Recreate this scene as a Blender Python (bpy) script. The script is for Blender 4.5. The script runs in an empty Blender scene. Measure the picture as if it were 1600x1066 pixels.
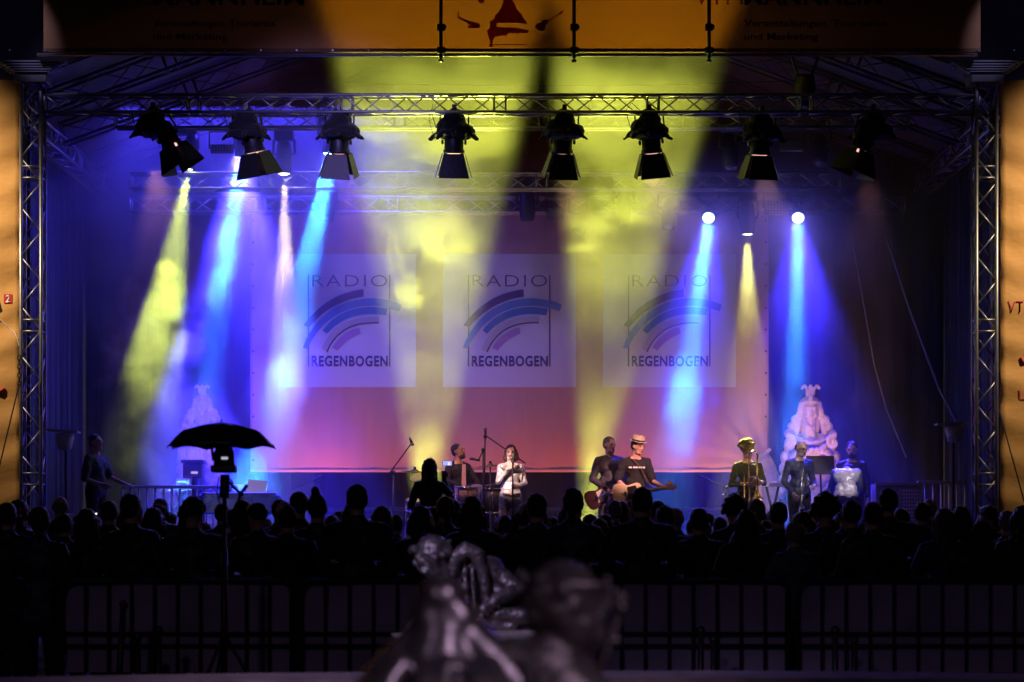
import bpy, bmesh, math, random
from mathutils import Vector, Matrix, Euler, noise
R = math.radians
SC = bpy.context.scene
random.seed(7)
# ------------------------------------------------------------------ camera
FPX = 85 / 36 * 1600
CAMZ = 1.45
HOR = 830.0
def at(px, py, Y):
    return Vector(((px - 800) / FPX * Y, Y, CAMZ + (HOR - py) / FPX * Y))
cd = bpy.data.cameras.new('camera'); cam = bpy.data.objects.new('camera', cd)
SC.collection.objects.link(cam); SC.camera = cam
cam.location = (0, 0, CAMZ); cam.rotation_euler = (R(90), 0, 0)
cd.lens = 85; cd.sensor_width = 36; cd.shift_y = (HOR - 533) / 1600
cd.clip_start = .1; cd.clip_end = 600
cd.dof.use_dof = True; cd.dof.focus_distance = 35.5; cd.dof.aperture_fstop = 3.8
# ------------------------------------------------------------------ world: night sky
W = bpy.data.worlds.new('World'); SC.world = W; W.use_nodes = True
wn = W.node_tree; wn.nodes.clear()
wo = wn.nodes.new('ShaderNodeOutputWorld'); wb = wn.nodes.new('ShaderNodeBackground')
wb.inputs[0].default_value = (.16, .12, .5, 1); wb.inputs[1].default_value = .006
wn.links.new(wb.outputs[0], wo.inputs[0])
SC.view_settings.view_transform = 'Standard'; SC.view_settings.look = 'None'
SC.view_settings.exposure = 0; SC.view_settings.gamma = 1
SC.render.engine = 'CYCLES'
cy = SC.cycles
cy.use_denoising = True
cy.volume_bounces = 0; cy.max_bounces = 5; cy.diffuse_bounces = 2; cy.glossy_bounces = 2
cy.transmission_bounces = 3; cy.transparent_max_bounces = 12
cy.volume_step_rate = 1.0; cy.volume_max_steps = 256
cy.sample_clamp_indirect = 3; cy.sample_clamp_direct = 0
try: cy.use_light_tree = True
except Exception: pass
# ------------------------------------------------------------------ stage lamps (colour, power, where, towards)
def aim(o, p, q):
    o.location = p
    o.rotation_euler = (Vector(q) - Vector(p)).to_track_quat('-Z', 'Y').to_euler()
def spot(name, p, q, col, power, deg, blend=.3, size=.03):
    l = bpy.data.lights.new(name, 'SPOT'); l.color = col; l.energy = power
    l.spot_size = R(deg); l.spot_blend = blend; l.shadow_soft_size = size
    o = bpy.data.objects.new(name, l); SC.collection.objects.link(o); aim(o, p, q); return o
def beam(name, p, q, col, power, d, spread):
    l = bpy.data.lights.new(name, 'AREA'); l.shape = 'DISK'; l.size = d; l.color = col; l.energy = power
    l.spread = R(spread)
    o = bpy.data.objects.new(name, l); SC.collection.objects.link(o); aim(o, p, q); return o
def strip(name, p, q, col, power, sx, sy, spread=180):
    l = bpy.data.lights.new(name, 'AREA'); l.shape = 'RECTANGLE'; l.size = sx; l.size_y = sy
    l.color = col; l.energy = power; l.spread = R(spread)
    o = bpy.data.objects.new(name, l); SC.collection.objects.link(o); aim(o, p, q); return o
YEL = (.80, .84, .09); WARM = (1, .78, .42); CYAN = (.03, .24, 1); BLUE = (.035, .025, 1); VIO = (.24, .15, 1)
PINK = (1, .42, .32); RED = (1, .15, .10); WHITE = (.8, .75, 1)
# yellow uplights on the floor behind the band, fanning up and towards the audience
spot('uplight', at(667, 862, 39.4), at(676, 90, 34.6), YEL, 21000, 21, .35, .12)
spot('uplight', at(914, 862, 39.4), at(994, 90, 34.6), YEL, 21000, 17.5, .35, .12)
# rear truss moving heads
spot('beam_light', at(293, 268, 37.4), at(236, 620, 37.6), (.72, .88, .07), 7800, 19, .3, .06)
beam('beam_light', at(377, 262, 37.6), at(322, 600, 38.2), CYAN, 240, .24, 11)
spot('beam_light', at(444, 276, 37.4), at(447, 560, 37.4), WARM, 9000, 12, .3, .05)
beam('beam_light', at(514, 258, 37.6), at(418, 700, 37.0), CYAN, 330, .24, 11)
beam('beam_light', at(1107, 352, 38.8), at(1050, 740, 37.6), CYAN, 130, .20, 12)
spot('beam_light', at(1168, 374, 38.8), at(1170, 702, 36.3), (.95, .85, .16), 9000, 14, .3, .05)
beam('beam_light', at(1247, 352, 38.8), at(1240, 700, 38.0), CYAN, 170, .20, 10)
# blue and violet washes, and an added haze fill
spot('wash_light', at(372, 236, 38.4), at(402, 760, 37.0), BLUE, 34000, 42, .4, .1)
strip('haze_fill', at(400, 170, 37.8), at(440, 620, 37.8), (.06, .045, 1), 380, 4.6, .5, 150).rotation_euler = (0, 0, 0)  # unseen area light added under the roof to tint the haze
spot('house_wash', (-4.5, 20, 9.8), at(640, 500, 40), (.34, .26, 1), 6000, 17, 1, .2)
spot('wash_light', at(1107, 345, 38.7), at(1060, 740, 37.5), BLUE, 12000, 44, .95, .1)
spot('wash_light', at(1247, 345, 38.7), at(1260, 760, 37.5), BLUE, 19000, 50, 1, .1)
# floor strips that paint the screen from below
strip('floor_strip', at(790, 790, 39.55), at(790, 600, 39.98), (1, .19, .07), 24, 6.0, .12, 110)
strip('floor_strip', at(1120, 790, 39.5), at(1120, 640, 40.0), (1, .42, .12), 8, 1.4, .12, 110)
strip('floor_strip', at(470, 790, 39.5), at(470, 640, 40.0), (1, .25, .35), 9, 1.4, .12, 110)
# lamps of the front truss
for px, q, e, c in ((240, at(318, 700, 39.0), 250, PINK), (385, at(330, 720, 38.6), 200, PINK), (531, at(700, 730, 36.8), 250, PINK), (710, at(716, 740, 36.6), 350, PINK), (882, at(965, 740, 36.0), 350, PINK),
                    (1012, at(1165, 650, 39.8), 600, (1, .62, .38)), (1190, at(1262, 720, 38.8), 250, (1, .5, .4)), (1362, at(1325, 750, 36.4), 50, PINK)):
    spot('front_truss_light', at(px, 256, 34.15), q, c, e, 44, .6, .08)
# front of house spots high on a delay tower behind and beside the camera
spot('house_spot', (-7, 22, 9.5), at(798, 745, 35.6), (1, .64, .58), 30000, 2.3, .6, .05)
spot('house_spot', (7, 22, 9.5), at(982, 742, 35.6), (1, .46, .42), 22000, 3.4, .6, .05)
spot('house_spot', (3.2, 22, 10.5), at(1266, 655, 39.1), (1, .52, .28), 5200, 1.9, .8, .05)
spot('house_spot', (-3.2, 22, 10.5), at(316, 660, 39.1), (1, .55, .5), 1800, 1.9, .8, .05)
spot('house_spot', (8, 22, 9.0), at(1322, 750, 36.2), (.85, .75, 1), 9000, 2.2, .6, .05)
spot('house_spot', (-2, 22, 9.5), at(720, 735, 37), (1, .45, .42), 7000, 2.2, .7, .05)
spot('house_spot', (2, 22, 9.5), at(1168, 740, 36), (1, .6, .3), 5000, 2.0, .7, .05)
spot('house_spot', (8, 22, 9.5), at(1250, 740, 36.2), (.8, .7, 1), 4200, 4.2, .6, .05)
spot('bust_lamp', at(1275, 798, 36.9), at(1266, 660, 39.1), (1, .44, .2), 260, 44, .8, .08)
spot('bust_lamp', at(300, 792, 37.3), at(316, 670, 39.1), (1, .45, .28), 190, 44, .8, .08)
for s_ in (-1, 1):
    spot('banner_spot', (s_ * 11.5, 29.6, 10.2), (s_ * 9.1, 33.9, 6.3), (1, .76, .48), 5200, 45, 1, .06)
    spot('tower_spot', (s_ * 8.6, 31.5, 12.0), (s_ * 6.65, 34, 8.2), (.5, .45, 1), 800, 12, .8, .05)
spot('fountain_spot', (-3.0, 6.0, 5.5), (-.3, 12, .9), (.6, .5, 1), 900, 30, .8, .3)
spot('fountain_spot', (2.5, 1.0, 4.0), (0, 4.2, .9), (.85, .62, .95), 170, 46, .8, .5)
spot('front_fill', (-5, -4, 8), (0, 15, .9), (.75, .55, .85), 280, 70, 1, .4)  # unseen fill behind the camera, added to lift barriers and rim
# the lamps turned towards the square also rim the heads of the crowd
for px, py, e_ in ((1107, 352, 650), (1247, 352, 650), (377, 262, 450), (514, 262, 450)):
    spot('crowd_wash', at(px, py, 38.3 if px > 800 else 37.2), (0 if px < 800 else 1.5, 21, 1.5), (.16, .13, 1), e_, 58, .9, .08)
# ------------------------------------------------------------------ helpers
def link(o, parent=None):
    SC.collection.objects.link(o)
    if parent is not None: o.parent = parent
    return o
def tag(o, label=None, cat=None, group=None, kind=None):
    if label: o['label'] = label
    if cat: o['category'] = cat
    if group: o['group'] = group
    if kind: o['kind'] = kind
    return o
def empty(name, loc=(0, 0, 0), rz=0, label=None, cat=None, group=None):
    o = bpy.data.objects.new(name, None); link(o); o.location = loc; o.rotation_euler = (0, 0, rz)
    o.empty_display_size = .1
    return tag(o, label, cat, group)
def copy_tree(o, parent=None):
    c = o.copy(); SC.collection.objects.link(c)
    if parent is not None: c.parent = parent
    for ch in list(o.children): copy_tree(ch, c)
    return c
TMP = bpy.data.scenes.new('workbench')
def bench():
    with bpy.context.temp_override(scene=TMP, view_layer=TMP.view_layers[0]):
        d = bpy.context.evaluated_depsgraph_get(); d.update(); return d
class MB:
    def __init__(s): s.v = []; s.f = []
    def add(s, vs, fs):
        n = len(s.v); s.v += [tuple(v) for v in vs]; s.f += [tuple(i + n for i in f) for f in fs]; return s
    def box(s, c, d, m=None, taper=(1, 1)):
        c = Vector(c); x, y, z = d[0] / 2, d[1] / 2, d[2] / 2
        vs = []
        for k in (-1, 1):
            tx, ty = (taper if k > 0 else (1, 1))
            for a, b in ((-1, -1), (1, -1), (1, 1), (-1, 1)): vs.append(Vector((a * x * tx, b * y * ty, k * z)))
        if m is not None: vs = [m @ v for v in vs]
        return s.add([v + c for v in vs], [(3, 2, 1, 0), (4, 5, 6, 7), (0, 1, 5, 4), (1, 2, 6, 5), (2, 3, 7, 6), (3, 0, 4, 7)])
    def tube(s, pts, r, n=8, cap=True):
        pts = [Vector(p) for p in pts]; k = len(pts)
        rs = list(r) if hasattr(r, '__len__') else [r] * k
        t0 = (pts[1] - pts[0]).normalized()
        up = Vector((0, 0, 1)) if abs(t0.z) < .9 else Vector((0, 1, 0))
        u = t0.cross(up).normalized(); vs = []
        for i, p in enumerate(pts):
            t = (pts[min(i + 1, k - 1)] - pts[max(i - 1, 0)])
            t = t.normalized() if t.length > 1e-9 else t0
            u = (u - t * u.dot(t))
            u = u.normalized() if u.length > 1e-6 else t.orthogonal().normalized()
            w = t.cross(u)
            for j in range(n):
                a = 2 * math.pi * j / n
                vs.append(p + (u * math.cos(a) + w * math.sin(a)) * rs[i])
        fs = []
        for i in range(k - 1):
            for j in range(n):
                a, b = i * n + j, i * n + (j + 1) % n
                fs.append((a, b, b + n, a + n))
        if cap: fs += [tuple(range(n - 1, -1, -1)), tuple(range((k - 1) * n, k * n))]
        return s.add(vs, fs)
    def lathe(s, prof, c=(0, 0, 0), n=20, m=None):
        vs = []; c = Vector(c)
        for r, z in prof:
            for j in range(n):
                a = 2 * math.pi * j / n; v = Vector((r * math.cos(a), r * math.sin(a), z))
                vs.append((m @ v if m is not None else v) + c)
        fs = []
        for i in range(len(prof) - 1):
            for j in range(n):
                a, b = i * n + j, i * n + (j + 1) % n
                fs.append((a, b, b + n, a + n))
        fs += [tuple(range(n - 1, -1, -1)), tuple(range((len(prof) - 1) * n, len(prof) * n))]
        return s.add(vs, fs)
    def ell(s, c, r, m=None, nu=16, nv=10):
        vs = []; c = Vector(c)
        r = (r, r, r) if not hasattr(r, '__len__') else r
        for i in range(1, nv):
            th = math.pi * i / nv
            for j in range(nu):
                a = 2 * math.pi * j / nu
                vs.append(Vector((math.sin(th) * math.cos(a) * r[0], math.sin(th) * math.sin(a) * r[1], math.cos(th) * r[2])))
        vs += [Vector((0, 0, r[2])), Vector((0, 0, -r[2]))]
        if m is not None: vs = [m @ v for v in vs]
        fs = []
        for i in range(nv - 2):
            for j in range(nu):
                a, b = i * nu + j, i * nu + (j + 1) % nu
                fs.append((a, a + nu, b + nu, b))
        T, B = (nv - 1) * nu, (nv - 1) * nu + 1
        for j in range(nu):
            fs.append((T, j, (j + 1) % nu)); q = (nv - 2) * nu
            fs.append((B, q + (j + 1) % nu, q + j))
        return s.add([v + c for v in vs], fs)
    def cap(s, p, r, q, r2, n=12):       # tapered capsule, round ends
        p = Vector(p); q = Vector(q); d = q - p; L = d.length
        if L < 1e-5: return s.ell(p, r)
        d /= L; u = d.orthogonal().normalized(); w = d.cross(u); vs = []; rings = []
        for k in range(1, 5): a = math.pi / 2 * k / 4; rings.append((-r * math.cos(a), r * math.sin(a)))
        for k in range(0, 4): a = math.pi / 2 * k / 4; rings.append((L + r2 * math.sin(a), r2 * math.cos(a)))
        for h, rr in rings:
            for j in range(n):
                a = 2 * math.pi * j / n; vs.append(p + d * h + (u * math.cos(a) + w * math.sin(a)) * rr)
        vs += [p - d * r, q + d * r2]; fs = []; m = len(rings)
        for i in range(m - 1):
            for j in range(n):
                a, b = i * n + j, i * n + (j + 1) % n
                fs.append((a, b, b + n, a + n))
        for j in range(n):
            fs.append((m * n, (j + 1) % n, j)); fs.append((m * n + 1, (m - 1) * n + j, (m - 1) * n + (j + 1) % n))
        return s.add(vs, fs)
    def prism(s, pts, y0, y1, tr=None):   # outline (x,z) extruded along y
        n = len(pts)
        A = sum(pts[i][0] * pts[(i + 1) % n][1] - pts[(i + 1) % n][0] * pts[i][1] for i in range(n))
        if A < 0: pts = pts[::-1]
        vs = [Vector((x, y0, z)) for x, z in pts] + [Vector((x, y1, z)) for x, z in pts]
        if tr is not None: vs = [tr @ v for v in vs]
        fs = [tuple(range(n)), tuple(range(2 * n - 1, n - 1, -1))] + [(i, i + n, (i + 1) % n + n, (i + 1) % n) for i in range(n)]
        return s.add(vs, fs)
    def mesh(s, name, smooth=False):
        me = bpy.data.meshes.new(name); me.from_pydata(s.v, [], s.f); me.update()
        if smooth: me.polygons.foreach_set('use_smooth', [True] * len(me.polygons))
        return me
    def build(s, name, mat, parent=None, smooth=False, bevel=0):
        o = bpy.data.objects.new(name, s.mesh(name, smooth)); link(o, parent)
        if mat: o.data.materials.append(mat)
        if bevel:
            b = o.modifiers.new('bevel', 'BEVEL'); b.width = bevel; b.segments = 2; b.limit_method = 'ANGLE'
        return o
    def blob(s, name, mat, parent=None, voxel=.012, smooth=4, disp=0, dscale=8, seed=0):   # one continuous skin over the joined shapes
        o = bpy.data.objects.new(name, s.mesh(name)); TMP.collection.objects.link(o)
        r = o.modifiers.new('r', 'REMESH'); r.mode = 'VOXEL'; r.voxel_size = voxel
        if smooth: m = o.modifiers.new('s', 'SMOOTH'); m.factor = .5; m.iterations = smooth
        dg = bench(); me = bpy.data.meshes.new_from_object(o.evaluated_get(dg)); TMP.collection.objects.unlink(o); SC.collection.objects.link(o)
        old = o.data; o.modifiers.clear(); o.data = me; bpy.data.meshes.remove(old); me.name = name
        if disp:
            ns = [n_.vector.copy() for n_ in me.vertex_normals]; cs = [v.co.copy() for v in me.vertices]; out = []
            for v, n_ in zip(cs, ns):
                q = v * dscale + Vector((seed, seed * 2, 0))
                out.extend(v + n_ * disp * (noise.noise(q) + .5 * noise.noise(q * 2.3) + .3 * noise.noise(q * 5)))
            me.vertices.foreach_set('co', out); me.update()
        me.polygons.foreach_set('use_smooth', [True] * len(me.polygons))
        me.materials.clear(); me.materials.append(mat)
        if parent is not None: o.parent = parent
        return o
# ------------------------------------------------------------------ materials
MT = {}
def mat(name, col, rough=.7, metal=0, bump=0, bscale=8, var=0, vscale=3, trans=0, sheen=0, stretch=(1, 1, 1), coat=0):
    if name in MT: return MT[name]
    m = bpy.data.materials.new(name); m.use_nodes = True; t = m.node_tree; b = t.nodes['Principled BSDF']
    b.inputs['Base Color'].default_value = (*col, 1); b.inputs['Roughness'].default_value = rough
    b.inputs['Metallic'].default_value = metal
    if sheen: b.inputs['Sheen Weight'].default_value = sheen
    if coat: b.inputs['Coat Weight'].default_value = coat
    tc = t.nodes.new('ShaderNodeTexCoord'); mp = t.nodes.new('ShaderNodeMapping'); mp.inputs['Scale'].default_value = stretch
    t.links.new(tc.outputs['Object'], mp.inputs[0])
    if bump:
        n = t.nodes.new('ShaderNodeTexNoise'); n.inputs['Scale'].default_value = bscale; n.inputs['Detail'].default_value = 4
        t.links.new(mp.outputs[0], n.inputs[0])
        bp = t.nodes.new('ShaderNodeBump'); bp.inputs['Strength'].default_value = bump; bp.inputs['Distance'].default_value = .05
        t.links.new(n.outputs[0], bp.inputs['Height']); t.links.new(bp.outputs[0], b.inputs['Normal'])
    if var:
        n = t.nodes.new('ShaderNodeTexNoise'); n.inputs['Scale'].default_value = vscale; n.inputs['Detail'].default_value = 6
        t.links.new(mp.outputs[0], n.inputs[0])
        r = t.nodes.new('ShaderNodeMapRange'); r.inputs[1].default_value = .3; r.inputs[2].default_value = .7
        r.inputs[3].default_value = 1 - var; r.inputs[4].default_value = 1 + var
        t.links.new(n.outputs[0], r.inputs[0])
        h = t.nodes.new('ShaderNodeHueSaturation'); h.inputs['Color'].default_value = (*col, 1)
        t.links.new(r.outputs[0], h.inputs['Value']); t.links.new(h.outputs[0], b.inputs['Base Color'])
    if trans:
        tl = t.nodes.new('ShaderNodeBsdfTranslucent'); tl.inputs[0].default_value = (*col, 1)
        mx = t.nodes.new('ShaderNodeMixShader'); mx.inputs[0].default_value = trans
        t.links.new(b.outputs[0], mx.inputs[1]); t.links.new(tl.outputs[0], mx.inputs[2])
        t.links.new(mx.outputs[0], t.nodes['Material Output'].inputs[0])
        if bump: t.links.new(bp.outputs[0], tl.inputs['Normal'])
    MT[name] = m; return m
def emit(name, col, st):
    if name in MT: return MT[name]
    m = bpy.data.materials.new(name); m.use_nodes = True; b = m.node_tree.nodes['Principled BSDF']
    b.inputs['Base Color'].default_value = (.05, .05, .05, 1)
    b.inputs['Emission Color'].default_value = (*col, 1); b.inputs['Emission Strength'].default_value = st
    MT[name] = m; return m
alu = lambda: mat('aluminium', (.46, .46, .48), .42, .9, var=.2, vscale=6)
steel = lambda: mat('dark_steel', (.06, .06, .065), .45, .6, var=.3)
blackp = lambda: mat('black_paint', (.02, .02, .022), .45, 0, bump=.1, bscale=30)
blackc = lambda: mat('black_cloth', (.015, .015, .018), .9, 0, bump=.5, bscale=7, sheen=.2)
drapem = lambda: mat('black_drape', (.035, .033, .04), .85, 0, bump=1, bscale=2.2, stretch=(2.5, 2.5, .12), sheen=.3)
# ------------------------------------------------------------------ air: haze over the stage and the drifting smoke
def vol(name, dens, col=(.92, .92, .95), aniso=.15):
    m = bpy.data.materials.new(name); m.use_nodes = True; t = m.node_tree; t.nodes.clear()
    o = t.nodes.new('ShaderNodeOutputMaterial'); v = t.nodes.new('ShaderNodeVolumePrincipled')
    v.inputs['Color'].default_value = (*col, 1); v.inputs['Density'].default_value = dens; v.inputs['Anisotropy'].default_value = aniso
    t.links.new(v.outputs[0], o.inputs['Volume']); return m, t, v
hm, ht_, hv_ = vol('haze_air', .05)
hg = ht_.nodes.new('ShaderNodeNewGeometry'); hn = ht_.nodes.new('ShaderNodeTexNoise'); hn.inputs['Scale'].default_value = .85; hn.inputs['Detail'].default_value = 6; hn.inputs['Roughness'].default_value = .62; hn.inputs['Distortion'].default_value = .6
hr = ht_.nodes.new('ShaderNodeMapRange'); hr.inputs[1].default_value = .38; hr.inputs[2].default_value = .66; hr.inputs[3].default_value = .018; hr.inputs[4].default_value = .125
ht_.links.new(hg.outputs['Position'], hn.inputs['Vector']); ht_.links.new(hn.outputs[0], hr.inputs[0]); hx = ht_.nodes.new('ShaderNodeSeparateXYZ'); hz_ = ht_.nodes.new('ShaderNodeMapRange'); hz_.inputs[1].default_value = 4.3; hz_.inputs[2].default_value = 8.4; hz_.inputs[3].default_value = .28; hz_.inputs[4].default_value = 2.7
hm2 = ht_.nodes.new('ShaderNodeMath'); hm2.operation = 'MULTIPLY'
ht_.links.new(hg.outputs['Position'], hx.inputs[0]); ht_.links.new(hx.outputs['Z'], hz_.inputs[0]); ht_.links.new(hz_.outputs[0], hm2.inputs[0]); ht_.links.new(hr.outputs[0], hm2.inputs[1])
ht_.links.new(hm2.outputs[0], hv_.inputs['Density'])   # theatrical fog gathers under the roof
tag_ = MB().box((0, 37.9, 5.75), (15.2, 7.2, 9.3)).build('stage_haze', hm); tag_['kind'] = 'stuff'
def puff(c, r, dens, thr=.45, scale=1.4, seed=0, soft=.18, rot=0, warp=1.2, fall=1.0):
    m, t, v = vol('smoke', 0, (.95, .95, .95), .1)
    tc = t.nodes.new('ShaderNodeTexCoord')
    n = t.nodes.new('ShaderNodeTexNoise'); n.noise_dimensions = '3D'; n.inputs['Scale'].default_value = scale; n.inputs['Detail'].default_value = 7
    n.inputs['Roughness'].default_value = .64; n.inputs['Distortion'].default_value = warp * .3
    off = t.nodes.new('ShaderNodeVectorMath'); off.operation = 'ADD'; off.inputs[1].default_value = (seed * 3.1, seed * 1.7, seed)
    geo = t.nodes.new('ShaderNodeNewGeometry')
    t.links.new(geo.outputs['Position'], off.inputs[0]); t.links.new(off.outputs[0], n.inputs['Vector'])
    ln = t.nodes.new('ShaderNodeVectorMath'); ln.operation = 'LENGTH'; t.links.new(tc.outputs['Object'], ln.inputs[0])
    # density rises where noise exceeds a threshold that grows towards the edge of the cloud
    a = t.nodes.new('ShaderNodeMath'); a.operation = 'POWER'; t.links.new(ln.outputs['Value'], a.inputs[0]); a.inputs[1].default_value = 2.2
    b = t.nodes.new('ShaderNodeMath'); b.operation = 'MULTIPLY_ADD'; t.links.new(a.outputs[0], b.inputs[0]); b.inputs[1].default_value = .42 * fall; b.inputs[2].default_value = thr - .12
    s = t.nodes.new('ShaderNodeMath'); s.operation = 'SUBTRACT'; t.links.new(n.outputs[0], s.inputs[0]); t.links.new(b.outputs[0], s.inputs[1])
    mr = t.nodes.new('ShaderNodeMapRange'); mr.interpolation_type = 'SMOOTHSTEP'; t.links.new(s.outputs[0], mr.inputs[0]); mr.inputs[1].default_value = 0; mr.inputs[2].default_value = soft
    mr.inputs[3].default_value = 0; mr.inputs[4].default_value = dens
    t.links.new(mr.outputs[0], v.inputs['Density'])
    o = MB().ell((0, 0, 0), 1, nu=20, nv=12).build('smoke', m, smooth=True)
    o.location = c; o.scale = r; o.rotation_euler = (0, rot, 0); o['kind'] = 'stuff'
    return o
# (centre px, py, depth), radii in metres
puff(at(655, 290, 37.0), (1.35, 1.1, 2.0), .34, .45, 1.35, 1, soft=.2, warp=2)
puff(at(700, 370, 36.8), (.8, .7, .8), .38, .44, 2.0, 21, soft=.16, warp=2)
puff(at(640, 455, 36.8), (.35, .3, .5), .5, .42, 2.8, 22, soft=.18, warp=2)
puff(at(900, 330, 36.8), (1.0, 1.0, 1.1), .55, .45, 1.9, 3, soft=.16, warp=2)
puff(at(1000, 290, 36.6), (1.3, 1.0, 1.1), .5, .46, 1.7, 4, soft=.18, warp=2)
puff(at(240, 540, 37.4), (1.15, .9, 1.7), .6, .45, 1.9, 5, rot=R(12))
puff(at(810, 110, 36.4), (3.9, 2.2, 1.5), 2.2, .30, .45, 6, fall=.7, soft=.3)
puff(at(922, 640, 38.6), (.8, .5, 1.5), .06, .42, .9, 8, soft=.25)
puff(at(668, 700, 38.6), (.6, .4, 1.0), .06, .40, 1.0, 9, soft=.25)
puff(at(1075, 600, 38), (.9, .7, 2.0), .15, .42, .9, 10, soft=.25)
puff(at(440, 560, 37.6), (.8, .7, 2.8), .32, .42, .9, 11, rot=R(10), soft=.25)
puff(at(290, 700, 37), (1.7, .8, 1.6), .6, .42, .9, 12, soft=.25)
puff(at(345, 400, 37.8), (.6, .5, 1.1), .35, .42, 1.2, 14, rot=R(12))
# ------------------------------------------------------------------ ground and stage
g = MB().box((0, 60, -.05), (400, 400, .1)).build('ground', mat('paving', (.05, .048, .05), .8, bump=.3, bscale=20, var=.3)); tag(g, kind='structure')
SZ = 1.05
st = empty('stage', (0, 37.8, 0), label='black stage platform carrying the band', cat='stage')
MB().box((0, 0, SZ - .06), (14.6, 7.2, .12)).build('deck', mat('stage_deck', (.02, .02, .022), .6, bump=.1), st)
MB().box((0, -3.55, (SZ - .12) / 2), (14.6, .04, SZ - .12)).build('skirt', drapem(), st)
# black drapes round the stage
def drape(name, x0, y0, x1, y1, z0, z1, label):
    n = 220; m = MB(); vs = []; d = Vector((x1 - x0, y1 - y0, 0)); L = d.length; d /= L; nn = Vector((-d.y, d.x, 0))
    for k in range(2):
        for i in range(n + 1):
            s = i / n * L; w = .045 * math.sin(s * 9 + 1.3 * math.sin(s * 1.7)) + .02 * math.sin(s * 23)
            p = Vector((x0, y0, 0)) + d * s + nn * w; vs.append((p.x, p.y, (z0, z1)[k]))
    m.add(vs, [(i, i + 1, i + n + 2, i + n + 1) for i in range(n)])
    o = m.build(name, drapem(), smooth=True); so = o.modifiers.new('t', 'SOLIDIFY'); so.thickness = .01
    return tag(o, label, 'curtain')
drape('back_drape', -7.4, 41.2, 7.4, 41.2, SZ, 8.6, 'wide black drape hanging across the rear of the stage behind the printed screen')
drape('side_drape', -7.35, 34.9, -7.35, 41.1, SZ, 7.4, 'black side drape hanging behind the left truss tower')
drape('side_drape', 7.35, 34.9, 7.35, 41.1, SZ, 7.4, 'black side drape hanging behind the right truss tower')
# ------------------------------------------------------------------ trusses
def truss(name, p, q, s, label, cat='truss', up=Vector((0, 0, 1)), step=None, rc=.024, rb=.011, ends=True, m=None, group=None):
    p = Vector(p); q = Vector(q); d = (q - p); L = d.length; d.normalize()
    side = d.cross(up).normalized(); u = side.cross(d).normalized()
    e = empty(name, p, label=label, cat=cat, group=group); m = m or alu(); h = s / 2
    cs = [side * a * h + u * b * h for a, b in ((-1, -1), (1, -1), (1, 1), (-1, 1))]
    for c in cs: MB().tube([c, c + d * L], rc, 8).build('chord', m, e, True)
    br = MB(); step = step or s * 1.0; n = max(1, round(L / step)); step = L / n
    for f in range(4):
        a, b = cs[f], cs[(f + 1) % 4]
        for i in range(n):
            x, y = (a, b) if (i + f) % 2 == 0 else (b, a)
            br.tube([x + d * step * i, y + d * step * (i + 1)], rb, 6)
        for t in ([0, L] if ends else []): br.tube([a + d * t, b + d * t], rb * 1.3, 6)
        k = 2.0
        while k < L - .5:
            br.tube([a + d * k, b + d * k], rb * 1.3, 6); br.tube([a + d * (k + .16), b + d * (k + .16)], rb * 1.3, 6); k += 2.15
    br.build('bracing', m, e, True)
    return e
TX = (1522 - 800) / FPX * 34
def tz(py, Y): return CAMZ + (HOR - py) / FPX * Y
truss('front_truss', (-6.55, 34, tz(164, 34)), (6.55, 34, tz(164, 34)), .24, 'long aluminium truss across the stage front carrying the barn door lamps', step=.3)
truss('roof_truss', (-5.9, 36, tz(190, 36)), (5.9, 36, tz(190, 36)), .2, 'thin aluminium truss right behind the long front truss', step=.3)
truss('middle_truss', at(205, 284, 37.6), at(1312, 284, 37.6), .24, 'aluminium lighting truss hanging in mid stage above the lowest rear truss', step=.32)
truss('rear_truss', at(205, 321, 39), at(1412, 321, 39), .24, 'lowest rear lighting truss just above the printed screen', step=.34)
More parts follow.
